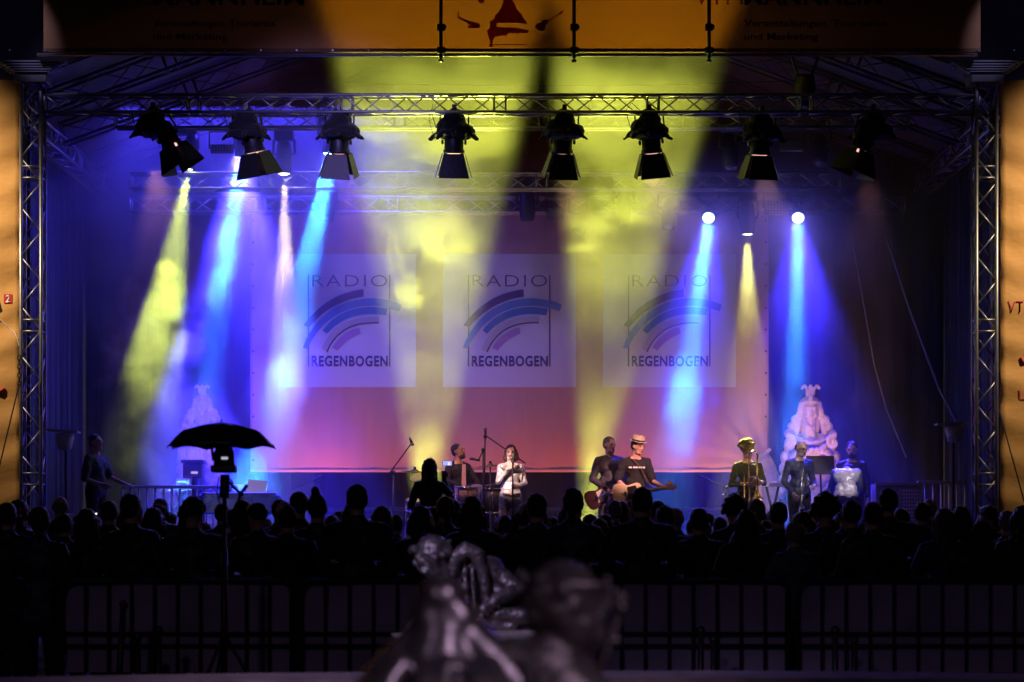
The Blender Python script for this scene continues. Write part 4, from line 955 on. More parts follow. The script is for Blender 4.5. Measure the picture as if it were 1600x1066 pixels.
MB().lathe([(.011, 0), (.014, .12), (.03, .19), (.058, .225), (.05, .222), (.01, .12)], B(1253, 772, -.03), 20, Matrix.Rotation(R(180), 3, 'X')).build('bell', silver(), o, True)
for k in range(3): MB().tube([B(1257 + k * 3.2, 752 - k), B(1254 + k * 3.2, 770 - k)], .011, 8).build('valve', silver(), o, True)
# man in the silver waistcoat bending over, seen from behind
loc = Vector((at(1322, 0, 36.2).x, 36.2, SZ)); zt = at(1322, 727, 36.2).z - SZ
vp, J, h = person('person in a shiny silver waistcoat bending forward with the back to the audience', loc + V(0, 0, -.02), R(180 - 12), zt / 1.43, dict(
    che=(0, -.08, 1.28), nek=(0, -.20, 1.40), hed=(-.02, -.36, 1.34), shL=(-.17, -.14, 1.34), shR=(.17, -.14, 1.34), elL=(-.22, -.30, 1.08), elR=(.27, -.34, 1.07), wrL=(-.14, -.5, .95), wrR=(.2, -.52, .93), wai=(0, -.03, 1.08)),
    look=(0, 50), top=satin(), sleeves=.12, hair='short', haircol=(.02, .015, .012), wide=1.3)
for s_ in 'LR':
    MB().cap(J['sh' + s_], .066, J['el' + s_], .056).cap(J['el' + s_], .056, J['wr' + s_], .04).blob('sleeve', mat('blue_sleeve', (.10, .12, .25), .7, bump=.5), vp, .014, 3)
loc, s = feet_at(1331, 692, 37.1, base=1.745)
person('bearded man in dark clothes standing in the shade behind the silver waistcoat', loc, R(-8), s, look=(-6, 14), topcol=(.02, .02, .03), hair='short', haircol=(.02, .015, .012), beard=(.05, .03, .02))
# stagehand far left
loc, s = feet_at(150, 680, 35.2, base=1.745)
person('stagehand in dark green clothes at the left edge of the stage pointing to the right', loc, R(62), s, dict(elR=(.24, -.06, 1.16), wrR=(.20, -.34, 1.06), elL=(-.25, 0, 1.12), wrL=(-.18, -.25, 1.04)), topcol=(.02, .035, .03), sleeves=.5, hair='short', haircol=(.02, .015, .012), hands=dict(R=((-.1, -1, -.1), (0, 0, -1))), curl=(30, 18))
# camera operator low in front of the left stone bust
loc, s = feet_at(312, 722, 37.4, base=1.745)
person('camera operator in profile with a dark cap of hair beside the left stone bust', loc, R(68), s, dict(hed=(0, -.10, 1.62), nek=(0, -.03, 1.49), elR=(.26, -.1, 1.2), wrR=(.16, -.36, 1.3), elL=(-.26, -.1, 1.2), wrL=(-.16, -.36, 1.3)), look=(0, 16), topcol=(.12, .11, .2), hair='short', haircol=(.03, .02, .03))
o = empty('video_camera', at(303, 736, 37.0), label='boxy video camera with a small lit screen in front of the left stone bust', cat='video camera')
MB().box((0, 0, 0), (.30, .34, .22)).build('housing', mat('camera_grey', (.12, .12, .14), .5), o, bevel=.02)
MB().box((0, -.02, .14), (.34, .44, .05)).build('hood', blackp(), o, bevel=.01)
MB().box((.03, -.175, -.03), (.10, .01, .035)).build('screen', emit('small_screen', (.7, .5, .9), .8), o)
MB().box((-.06, -.175, -.09), (.12, .01, .02)).build('button_row', mat('pale_plastic', (.5, .5, .55), .5), o)
MB().lathe([(.05, .0), (.05, .2), (.065, .21), (.065, .26), (0, .26)], (0, .15, 0), 16, Matrix.Rotation(R(-90), 3, 'X')).build('lens', blackp(), o, True)
MB().tube([(0, 0, -.12), (0, 0, SZ - at(303, 736, 37.0).z)], .03).build('pedestal', blackp(), o)
# ------------------------------------------------------------------ stone busts on pedestals either side of the screen
stone = mat('pale_stone', (.56, .47, .40), .8, bump=.8, bscale=14, var=.22, vscale=6)
def stone_bust(cx, py_top, py_base, Y, left, label):
    c = at(cx, py_base, Y); H = at(cx, py_top, Y).z - c.z; k = H / 2.0
    o = empty('stone_bust', c, R(4 if left else -2), label, 'statue'); o.scale = (k * 1.02, k, k)
    b = MB()
    # torso and chest ornament
    b.cap((0, .16, .1), .36, (0, .16, .70), .33).cap((-.24, .1, .45), .16, (-.20, .1, .98), .13).cap((.24, .1, .45), .16, (.20, .1, .98), .13)
    b.cap((0, .08, .85), .22, (0, .06, 1.08), .15)
    for s in (-1, 1):
        b.ell((s * .16, -.17, .62), (.13, .14, .24), Matrix.Rotation(R(-s * 8), 3, 'Y'))
        b.tube([V(s * (.165 + .165 * math.cos(t / 12 * 4.6 - 1.5)), -.25, .62 + .28 * math.sin(t / 12 * 4.6 - 1.5)) for t in range(13)], .026, 8)
        scr = [V(s * (.335 + (.115 - .008 * t) * math.cos(.5 * t + 1.2)), -.16 - .006 * t, 1.06 + (.125 - .008 * t) * math.sin(.5 * t + 1.2)) for t in range(13)]
        b.tube(scr, [.048 - .002 * t for t in range(13)], 10).ell((s * .335, -.12, 1.06), (.07, .08, .07))
        for t in range(3): b.ell((s * (.33 - .05 * t), .0, 1.20 + .11 * t), (.065, .07, .075))
        b.cap((s * .2, .06, 1.12), .1, (s * .3, .05, 1.0), .1)
        for t in range(4): b.ell((s * (.385 + .015 * t), .0, .84 - .18 * t), (.07, .12, .10))
        for t in range(6): b.cap((s * (.125 + .016 * t), .0 - .02 * (t % 2), 1.66 - .075 * t), .055, (s * (.14 + .015 * t), -.01, 1.60 - .075 * t), .048)
    for t in range(9):
        a = -1.3 + 2.6 * t / 8; b.ell((.19 * math.sin(a), -.10 - .09 * math.cos(a), 1.13 - .07 * math.cos(a)), .034)
    for t in range(7):
        a = -1.1 + 2.2 * t / 6; b.ell((.22 * math.sin(a), -.17 - .08 * math.cos(a), 1.03 - .10 * math.cos(a)), (.042, .04, .055))
    for t in range(5): b.cap(((t - 2) * .05, -.25, .90), .028, ((t - 2) * .02, -.22, .62), .016)
    # neck and face
    b.cap((0, .03, 1.08), .105, (0, .02, 1.34), .088)
    b.ell((0, -.03, 1.53), (.120, .15, .185)).ell((0, -.08, 1.43), (.088, .10, .11)).ell((0, -.165, 1.355), (.034, .028, .028))
    b.cap((0, -.175, 1.585), .013, (0, -.222, 1.49), .020).cap((-.018, -.195, 1.483), .013, (.018, -.195, 1.483), .013)
    b.cap((-.085, -.135, 1.60), .017, (-.025, -.172, 1.60), .017).cap((.085, -.135, 1.60), .017, (.025, -.172, 1.60), .017)
    for s in (-1, 1): b.ell((s * .048, -.165, 1.562), (.026, .014, .011)).ell((s * .062, -.145, 1.47), (.032, .03, .035))
    b.cap((-.028, -.182, 1.428), .009, (.028, -.182, 1.428), .009).cap((-.02, -.182, 1.408), .011, (.02, -.182, 1.408), .011)
    # headdress band, cap and crest
    b.tube([V(.15 * math.sin(a), -.15 * math.cos(a) - .01, 1.665 + .02 * math.cos(a)) for a in [(-1.7 + 3.4 * t / 14) for t in range(15)]], .026, 8)
    b.ell((0, .03, 1.68), (.155, .17, .11)).ell((0, -.15, 1.745), (.032, .035, .055))
    for s in (-1, 1):
        b.tube([V(s * .03, -.08, 1.80), V(s * .06, -.07, 1.90), V(s * .09, -.06, 1.95), V(s * .125, -.06, 1.93), V(s * .13, -.07, 1.88)], [.028, .026, .022, .02, .026], 8)
    b.cap((0, -.06, 1.74), .05, (0, -.06, 1.93), .03).ell((0, -.03, 1.83), (.08, .04, .10)).ell((0, .10, 1.42), (.17, .08, .34)).ell((0, .02, 1.62), (.165, .14, .14))
    b.blob('figure', stone, o, .013, 1, disp=.006, dscale=26, seed=cx)
    if left:
        for s in (-1, 1):
            p = MB(); p.cap((s * .34, .0, .55), .14, (s * .34, -.35, .12), .10)
            for t in range(4): p.cap((s * .34 + (t - 1.5) * .06, -.38, .10), .045, (s * .34 + (t - 1.5) * .065, -.52, .03), .038)
            p.blob('paw', stone, o, .02, 2, disp=.005, dscale=14)
    else:
        p = MB()
        p.ell((-.62, .25, .40), (.20, .3, .55), Matrix.Rotation(R(-8), 3, 'Y')).tube([V(-.78, .2, .2), V(-.84, .15, .5), V(-.74, .1, .85), V(-.58, .1, .98)], [.05, .06, .05, .03], 8)
        p.blob('wing', stone, o, .025, 2, disp=.006, dscale=10)
    return o, c
o, c = stone_bust(316, 598, 758, 39.3, True, 'pale stone bust of a sphinx with headdress and paws, half hidden by the umbrella')
pd = empty('stone_pedestal', (c.x + .15, 39.3, 0), label='stone balustrade pedestal under the left bust', cat='pedestal')
MB().box((0, 0, c.z - .06), (1.5, 1.1, .12)).build('cap_stone', stone, pd, bevel=.02)
MB().box((0, .1, (c.z - .12) / 2 + .3), (1.3, .8, c.z - .72)).build('block', stone, pd)
for k in range(6): MB().lathe([(.05, 0), (.075, .1), (.04, .2), (.05, .26)], (-.55 + .22 * k, -.42, c.z - .40), 12).build('baluster', stone, pd, True)
o, c = stone_bust(1266, 597, 800, 39.3, False, 'pale stone bust with crested headdress, scrolls and shell collar right of the screen')
pd = empty('stone_pedestal', (c.x, 39.3, 0), label='stone pedestal hidden behind the brass players under the right bust', cat='pedestal')
MB().box((0, 0, c.z - .06), (1.4, 1.1, .12)).build('cap_stone', stone, pd, bevel=.02)
MB().box((0, .1, (c.z - .12) / 2), (1.2, .9, c.z - .12)).build('block', stone, pd)
# ------------------------------------------------------------------ small stage furniture
def railing(px0, px1, py, Y, n, label):
    a = at(px0, py, Y); b = at(px1, py, Y); o = empty('stage_railing', (a.x, Y, SZ), label=label, cat='railing'); h = a.z - SZ; w = b.x - a.x; rm = mat('rail_metal', (.5, .5, .52), .35, .8)
    MB().box((w / 2, 0, h), (w, .05, .05)).build('top_rail', rm, o, bevel=.008)
    for k in range(n + 1): MB().tube([(w * k / n, 0, 0), (w * k / n, 0, h - .02)], .016, 6).build('post', rm, o, True)
railing(191, 372, 761, 36.6, 14, 'pale metal railing in front of the left stone bust')
railing(1433, 1508, 754, 37.0, 6, 'dim metal railing at the right rear of the stage')
o = empty('music_stand', (at(401, 0, 36).x, 36, SZ), label='music stand with a pale blue lit sheet beside the umbrella', cat='music stand')
z = at(401, 765, 36).z - SZ
MB().box((0, 0, z), (.30, .015, .30), Matrix.Rotation(R(8), 3, 'Y') @ Matrix.Rotation(R(-18), 3, 'X')).build('sheet', mat('paper', (.7, .72, .8), .8), o)
MB().tube([(0, .03, 0), (0, .03, z)], .014).build('pole', blackp(), o)
MB().tube([(-.25, 0, .02), (0, .03, .25), (.25, 0, .02)], .012).build('foot', blackp(), o)
o = empty('keyboard', (at(375, 0, 35.8).x, 35.8, SZ), label='keyboard under a blue lit cloth beside the umbrella stand', cat='keyboard')
z = at(375, 775, 35.8).z - SZ
MB().box((0, 0, z), (1.1, .35, .09)).build('case', mat('kb_blue', (.1, .12, .3), .4), o, bevel=.01)
cb = MB().box((0, .02, z - .12), (1.15, .4, .3)); cb.blob('cloth', mat('blue_cloth', (.10, .16, .5), .8, bump=.7), o, .03, 3, disp=.02, dscale=5)
MB().tube([(-.4, 0, 0), (.4, 0, z)], .02).tube([(.4, 0, 0), (-.4, 0, z)], .02).build('cross_stand', blackp(), o)
o = empty('keyboard_table', (at(1207, 0, 36.9).x, 36.9, SZ), label='small table with a pale edge between the trombone and trumpet players', cat='table')
z = at(1207, 758, 36.9).z - SZ
MB().box((0, 0, z), (.42, .5, .05)).build('top', mat('pale_edge', (.75, .75, .6), .5), o)
for k in (-1, 1): MB().tube([(k * .16, 0, 0), (k * -.1, 0, z)], .02).build('leg', blackp(), o)
o = empty('flight_case', (at(1399, 0, 36.9).x, 36.9, SZ), label='flight case with pale metal edges right of the silver waistcoat', cat='case')
z = at(1399, 757, 36.9).z - SZ; w = .66
MB().box((0, 0, z / 2), (w, .6, z)).build('panel', mat('case_grey', (.22, .20, .18), .6, var=.3, vscale=10), o)
for s in (-1, 1): MB().box((s * w / 2, -.3, z / 2), (.035, .03, z)).build('edge', alu(), o)
MB().box((0, -.3, z), (w + .04, .04, .04)).build('lid_edge', mat('warm_alu', (.6, .45, .4), .4, .7), o)
m = MB()
for i in range(6):
    for j in range(9): m.box((.08 + i * .04, -.305, z - .1 - j * .055), (.022, .02, .03))
m.build('grille', mat('pale_plastic', (.5, .5, .55)), o)['kind'] = 'stuff'
o = empty('black_stand', (at(1287, 0, 36.5).x, 36.5, SZ), label='black music stand desk between the balding man and the silver waistcoat', cat='music stand')
z = at(1278, 727, 36.5).z - SZ
MB().box((-.05, 0, z), (.42, .02, .3), Matrix.Rotation(R(-22), 3, 'X')).build('desk', blackp(), o)
MB().tube([(0, .05, 0), (-.05, .02, z)], .015).build('pole', blackp(), o)
for k in range(3): MB().tube([(0, .05, .25), (.26 * math.cos(k * 2.1), .05 + .26 * math.sin(k * 2.1), .015)], .012).build('leg', blackp(), o)
tag(MB().tube([at(455, 764, 36.5), at(475, 757, 36.5), at(502, 742, 36.5)], .009, 6).build('thin_rod', chrome()), 'thin bright metal rod slanting up between the keyboard and the drum kit', 'rod')
# ------------------------------------------------------------------ umbrella over a lamp on a stand
YU = 16.6
p = at(346, 700, YU); o = empty('umbrella', p, label='black open umbrella shielding a device on a tall stand', cat='umbrella')
rx = 83 / FPX * YU; hz = 41 / FPX * YU; n = 8; m = MB(); vs = [(0, 0, hz)]; fs = []
rings = ((.32, .88), (.70, .66), (.86, .34), (1.0, 0))
for t, zz in rings:
    for j in range(n * 4):
        a = 2 * math.pi * j / (n * 4) + R(22.5); ph = (j % 4) / 4; sag = math.sin(ph * math.pi)
        r_ = rx * 1.06 * t * (math.cos(math.pi / n) / math.cos((ph - .5) * 2 * math.pi / n))
        vs.append((r_ * math.cos(a), r_ * math.sin(a), hz * zz - .03 * t * 0 + .022 * sag * t * t * (1 if t > .9 else -.3)))
N = n * 4
for j in range(N): fs.append((0, 1 + j, 1 + (j + 1) % N))
for i in range(3):
    for j in range(N): a = 1 + i * N + j; b_ = 1 + i * N + (j + 1) % N; fs.append((a, a + N, b_ + N, b_))
c_ = MB().add(vs, fs).build('canopy', mat('umbrella_nylon', (.008, .008, .010), .45, bump=.1), o, True); so = c_.modifiers.new('t', 'SOLIDIFY'); so.thickness = .003
rb = MB()
for j in range(n):
    a = 2 * math.pi * j / n + R(22.5); e_ = V(rx * 1.06 * math.cos(a), rx * 1.06 * math.sin(a), .0)
    MB().tube([(0, 0, hz - .01), e_ * .70 + V(0, 0, hz * .62), e_ + V(0, 0, -.006)], .0035, 5).build('rib', blackp(), o)
MB().tube([(0, 0, hz + .015), (0, 0, -.16)], .007).build('shaft', blackp(), o)
MB().tube([(-.065, 0, -.005), (-.055, 0, -.09)], .010).build('strap', blackc(), o)
o = empty('lamp_stand', (at(350, 0, YU).x, YU, 0), label='tall black tripod stand with a camera head and side arm under the umbrella', cat='stand')
B = lambda u, v, dy=0: at(u, v, YU + dy) - V(at(350, 0, YU).x, YU, 0)
zb = at(350, 1052, YU).z
MB().tube([(0, 0, .25), B(351, 760)], .016, 10).build('pole', blackp(), o, True); MB().tube([(0, 0, .3), B(350.5, 860)], .024, 10).build('lower_tube', blackp(), o, True)
MB().tube([B(350, 778), B(352, 742)], .034, 12).build('clamp_head', blackp(), o, True)
hd_ = MB().lathe([(.055, 0), (.072, .02), (.07, .11), (.055, .15)], B(350, 733) , 20).build('camera_head', blackp(), o, True)
MB().box(B(350, 733), (.17, .14, .05)).build('head_plate', blackp(), o, bevel=.01)
MB().box(B(351, 716, -.09), (.045, .012, .018)).build('glowing_plate', emit('plate_glow', (.8, .85, 1), .5), o)  # small plate that glows by itself, light painted in as emission
MB().tube([B(352, 748), B(360, 756), B(376, 772)], .010, 8).build('arm', blackp(), o, True); MB().ell(B(376, 772), .02).build('arm_joint', blackp(), o, True)
MB().tube([B(376, 772), B(366, 805), B(352, 826)], .010, 8).build('brace_arm', blackp(), o, True)
MB().tube([B(376, 772), B(386, 758)], [.008, .013], 8).build('handle', blackp(), o, True)
MB().tube([B(342, 745), B(339, 770), B(344, 790), B(349, 800), B(348, 850)], .005, 5).build('cable', blackc(), o, True)
MB().tube([B(358, 745), B(364, 755), B(360, 768)], .005, 5).build('cable', blackc(), o, True)
for k in range(3):
    a = R(20 + 120 * k); MB().tube([(0, 0, .75), (.42 * math.cos(a), .42 * math.sin(a), .02)], .012).build('leg', blackp(), o, True)
    MB().tube([(0, 0, .35), (.22 * math.cos(a), .22 * math.sin(a), .38)], .007).build('leg_brace', blackp(), o, True)
# posts between the rim and the barriers
for i, (u, v0, v1) in enumerate(((215, 995, 1062), (248, 985, 1062), (180, 945, 1062), (1095, 985, 1062), (1115, 1000, 1062), (1305, 985, 1062), (1335, 1000, 1062))):
    a_ = at(u, v0, 16.9); o = empty('steel_post', (a_.x, 16.9, 0), label='short dark post in front of the barriers, %s' % ('low one left of the umbrella stand', 'taller one left of the umbrella stand', 'slanting one far left', 'taller one right of the curly blurred head', 'lower one right of the curly blurred head', 'taller one at the right', 'lower one at the right')[i], cat='post')
    MB().tube([(0, 0, 0), (.06 if i == 2 else 0, 0, a_.z)], .022, 8).build('tube', steel(), o, True); MB().ell((.06 if i == 2 else 0, 0, a_.z), .032).build('knob', steel(), o, True)
# ------------------------------------------------------------------ bronze figures in the fountain
bronze = mat('bronze', (.25, .21, .20), .44, .7, bump=.4, bscale=18, var=.35, vscale=6)
# middle distance: curly head with horns from behind and a draped figure
YM = 12.2; K = YM / FPX
def Bm(u, v, dy=0): return at(u, v, YM + dy)
def bell(b, u, v, dy, ru, rv=None, rd=None, rot=0):
    rv = rv or ru; rd = rd or (ru + rv) / 2; b.ell(Bm(u, v, dy), (ru * K, rd * K, rv * K), Matrix.Rotation(R(-rot), 3, 'Y'))
o = empty('bronze_satyr', Bm(680, 1010), label='bronze bust with curly wreathed head and small horns, left of the draped figure', cat='statue'); o_inv = o.location.copy()
b = MB(); bell(b, 676, 864, 0, 28, 29, 30); bell(b, 680, 885, 0, 23, 22, 26)
rr = random.Random(4)
for k in range(60):
    a, e_ = rr.uniform(0, 6.28), rr.uniform(-.9, .9); q = V(math.cos(a) * math.cos(e_), math.sin(a) * math.cos(e_), math.sin(e_))
    if q.z > .35 and abs(q.x) < .75: continue
    b.ell(Bm(676, 868) + V(q.x * 29, q.y * 30, q.z * 26) * K, rr.uniform(4, 6.5) * K)
b.cap(Bm(697, 850, -.01), 5 * K, Bm(704, 844, -.01), 3 * K).cap(Bm(647, 858), 7 * K, Bm(642, 862), 5 * K)
b.cap(Bm(690, 890), 18 * K, Bm(700, 930), 22 * K); b.cap(Bm(700, 930), 26 * K, Bm(670, 1010), 50 * K)
bell(b, 664, 893, -.06, 9, 6)
b.blob('figure', bronze, None, .008, 1, disp=.006, dscale=30, seed=2).name = 'figure'
f = SC.collection.objects[-1]; f.parent = o; f.matrix_parent_inverse = Matrix.Translation(-o.location)
o = empty('draped_figure', Bm(750, 1010), label='bronze figure with a hooded cloth over the back and a bent arm', cat='statue')
b = MB()
b.tube([Bm(704, 905, -.02), Bm(712, 872, -.02), Bm(728, 859, -.02), Bm(745, 866, -.02), Bm(756, 900, -.02), Bm(760, 940, -.02), Bm(752, 962, -.02)], [x * K for x in (8, 12, 15, 13, 9, 7, 6)], 10)
b.cap(Bm(728, 872, .08), 14 * K, Bm(715, 960, .12), 24 * K).cap(Bm(740, 880, .08), 12 * K, Bm(745, 960, .14), 20 * K)
for u0, v0, u1, v1 in ((716, 880, 718, 940), (726, 876, 730, 945), (737, 880, 742, 950), (708, 895, 706, 950)): b.cap(Bm(u0, v0, .01), 3.2 * K, Bm(u1, v1, .0), 4 * K, 8)
b.cap(Bm(752, 876, .02), 10 * K, Bm(782, 900, .05), 15 * K).cap(Bm(782, 900, .05), 15 * K, Bm(812, 922, .02), 12 * K).cap(Bm(812, 922, .02), 12 * K, Bm(780, 934, -.06), 11 * K).cap(Bm(780, 934, -.06), 11 * K, Bm(756, 952, -.10), 9 * K)
b.cap(Bm(766, 890, .1), 22 * K, Bm(800, 990, .12), 34 * K).cap(Bm(800, 925, .1), 14 * K, Bm(830, 1000, .1), 30 * K)
b.cap(Bm(775, 960, -.04), 10 * K, Bm(820, 962, -.02), 14 * K).cap(Bm(740, 968, -.04), 7 * K, Bm(800, 980, -.02), 9 * K)
b.ell(Bm(727, 917, -.03), (7 * K, 7 * K, 9 * K))
hd_o = MB(); 
b.blob('figure', bronze, None, .008, 2, disp=.005, dscale=22, seed=5); f = SC.collection.objects[-1]; f.parent = o; f.matrix_parent_inverse = Matrix.Translation(-o.location)
# the plinth both stand on
zc = at(0, 985, YM).z
tag(MB().lathe([(.55, .1), (.5, .3), (.35, .4), (.30, zc - .12), (.42, zc - .02), (.3, zc)], (Bm(740, 0).x, YM + .05, 0), 28).build('rock_plinth', stone, None, True), 'stone plinth under the two sharp bronze figures', 'plinth')
# close and out of focus: two bronze figures
YC = 4.3; K = YC / FPX
def Bm(u, v, dy=0): return at(u, v, YC + dy)
o = empty('bronze_boy', Bm(880, 1100), label='blurred bronze figure with a curly head in profile closest to the camera, right one', cat='statue')
b = MB(); bell(b, 882, 938, 0, 58, 62, 62); bell(b, 900, 975, 0, 45, 45, 50)
rr = random.Random(8)
for k in range(150):
    a, e_ = rr.uniform(0, 6.28), rr.uniform(-.8, 1.5); q = V(math.cos(a) * math.cos(e_), math.sin(a) * math.cos(e_), math.sin(e_))
    if q.x > .45 and q.z < .35: continue
    b.ell(Bm(878, 940) + V(q.x * 50, q.y * 55, q.z * 53) * K, rr.uniform(9, 15) * K, None, 8, 6)
b.cap(Bm(915, 915, -.05), 9 * K, Bm(940, 918, -.04), 9 * K).cap(Bm(940, 920, -.02), 8 * K, Bm(950, 948, -.02), 9 * K).cap(Bm(925, 985, -.02), 16 * K, Bm(938, 992, -.02), 10 * K).cap(Bm(900, 1000, 0), 25 * K, Bm(930, 1005, 0), 16 * K)
b.cap(Bm(930, 962, -.02), 9 * K, Bm(944, 966, -.02), 6 * K)
b.cap(Bm(875, 990), 36 * K, Bm(850, 1050), 55 * K).cap(Bm(850, 1050), 60 * K, Bm(900, 1120), 85 * K).cap(Bm(800, 1030), 38 * K, Bm(760, 1100), 60 * K)
b.ell(Bm(813, 898, .05), (9 * K, 9 * K, 9 * K)).cap(Bm(813, 898, .05), 6 * K, Bm(840, 925, .03), 10 * K)
b.blob('figure', bronze, None, .007, 5, disp=.004, dscale=35, seed=9); f = SC.collection.objects[-1]; f.parent = o; f.matrix_parent_inverse = Matrix.Translation(-o.location)
tw_ = MB(); tw_.tube([Bm(930, 1050), Bm(955, 1010), Bm(968, 960), Bm(972, 925)], [7 * K, 5 * K, 4 * K, 3 * K], 8)
for u, v in ((968, 930), (948, 905), (958, 985), (972, 950), (950, 1010), (962, 1000), (975, 935)): tw_.ell(Bm(u, v, rr.uniform(-.02, .02)), rr.uniform(5, 8) * K, None, 10, 8)
tw_.tube([Bm(966, 970), Bm(955, 925), Bm(948, 905)], 3 * K, 6); tw_.tube([Bm(955, 1010), Bm(950, 1010), Bm(958, 985)], 3 * K, 6)
f = tw_.build('leafy_branch', bronze, None, True); f.parent = o; f.matrix_parent_inverse = Matrix.Translation(-o.location)
o = empty('bronze_figure', Bm(680, 1100), label='blurred bronze figure with bowed head and shining folds closest to the camera, left one', cat='statue')
b = MB(); bell(b, 690, 935, 0, 36, 40, 40); bell(b, 668, 955, 0, 24, 30, 34); bell(b, 715, 965, 0, 34, 34, 40); bell(b, 684, 975, 0, 46, 40, 44)
b.cap(Bm(690, 990), 50 * K, Bm(680, 1080), 88 * K).cap(Bm(640, 1010), 30 * K, Bm(600, 1100), 60 * K).cap(Bm(735, 1000), 36 * K, Bm(800, 1080), 55 * K)
for u0, v0, u1, v1, r_ in ((628, 1035, 590, 1100, 18), (665, 1040, 660, 1100, 16), (700, 1030, 690, 1100, 15), (735, 1040, 760, 1100, 16), (770, 1035, 800, 1100, 14), (600, 1050, 570, 1100, 15), (820, 1045, 840, 1100, 12)):
    b.cap(Bm(u0, v0, -.13), r_ * K, Bm(u1, v1, -.17), r_ * K * 1.2)
b.blob('figure', mat('bronze_polished', (.26, .22, .23), .32, .8, bump=.05, bscale=6, var=.1), None, .008, 10, disp=.002, dscale=14, seed=6); f = SC.collection.objects[-1]; f.parent = o; f.matrix_parent_inverse = Matrix.Translation(-o.location)
tag(MB().lathe([(.5, .1), (.42, .5), (.3, at(0, 1120, YC).z)], (Bm(760, 0).x, YC + .15, 0), 24).build('rock_plinth', stone, None, True), 'stone plinth below the frame under the two blurred bronze figures', 'plinth')
# ------------------------------------------------------------------ the crowd: one person of each kind, then copies
CM = [(.012, .012, .016), (.03, .018, .012), (.015, .015, .035), (.02, .02, .02), (.035, .02, .03), (.05, .05, .06)]
HC = [(.012, .009, .007), (.03, .018, .010), (.10, .07, .04), (.18, .16, .14)]
armsR = dict(elR=(.27, -.12, 1.36), wrR=(.13, -.13, 1.60))
armsD = {}
folded = dict(elL=(-.27, -.04, 1.15), wrL=(-.05, -.27, 1.14), elR=(.27, -.04, 1.15), wrR=(.05, -.27, 1.13))
KIND = {}
def proto(key, hair, top, hc, pose=None, wide=1.0, jacket=True, sleeves=1.0, look=(0, 0)):
    o, J, h = person('x', (0, 0, 0), 0, 1, pose or folded, look, 0, 'skin_tan', None, CM[top], sleeves, mat('jeans_dark', (.02, .02, .035), .85, bump=.3), hair, HC[hc],
                     .018, collar=.03, jacket=jacket, wide=wide, shoes=False, face=False)
    KIND[key] = o; o['used'] = 0
proto('short', 'short', 0, 0, wide=1.12); proto('short_brown', 'short', 1, 1, wide=1.16); proto('short_tee', 'short', 3, 1, dict(folded), 1.1, False, .5)
proto('long', 'long', 0, 0, wide=.94); proto('long_fair', 'verylong', 2, 2, wide=.92); proto('bob', 'bob', 0, 0, wide=.95)
proto('bun', 'bun', 3, 0, wide=.98); proto('cap', 'cap', 0, 0, wide=1.1); proto('bald', 'balding', 4, 3, wide=1.1); proto('curly', 'curly', 0, 0, wide=1.1)
proto('pony', 'pony', 2, 1, wide=.95); proto('arm', 'fringe', 0, 0, armsR, 1.08); proto('afro', 'afro', 3, 0, wide=1.0); proto('fair', 'short', 5, 3, wide=1.0)
for o in KIND.values(): del o['used']
HTOP = {k: 1.75 for k in KIND}; HTOP.update(curly=1.79, afro=1.815, bun=1.84, cap=1.77, bald=1.745, long=1.765, long_fair=1.765, bob=1.765)
WORD = dict(short='dark short haired', short_brown='brown haired', short_tee='short haired t-shirt wearing', long='long dark haired', long_fair='fair long haired', bob='bob haired', bun='bun wearing', cap='cap wearing',
            bald='balding', curly='curly haired', pony='ponytailed', arm='hand raising', afro='bushy haired', fair='grey fair haired')
used = set(); seen = {}
def crowd(key, px, py, Y, rz=180, label=None, group='spectators standing in the crowd', z0=0):
    o = KIND[key] if key not in used else copy_tree(KIND[key])
    used.add(key); p = at(px, py, Y); s = (p.z - z0) / HTOP[key]
    o.location = (p.x, Y, z0); o.rotation_euler = (0, 0, R(rz)); w = 1.0 if s < 1.06 else .97
    o.scale = (s * w, s * w, s); o['label'] = label; o['category'] = 'person'; o['group'] = group
    for c in o.children: seen.setdefault(c.name.split('.')[0], 0)
    return o
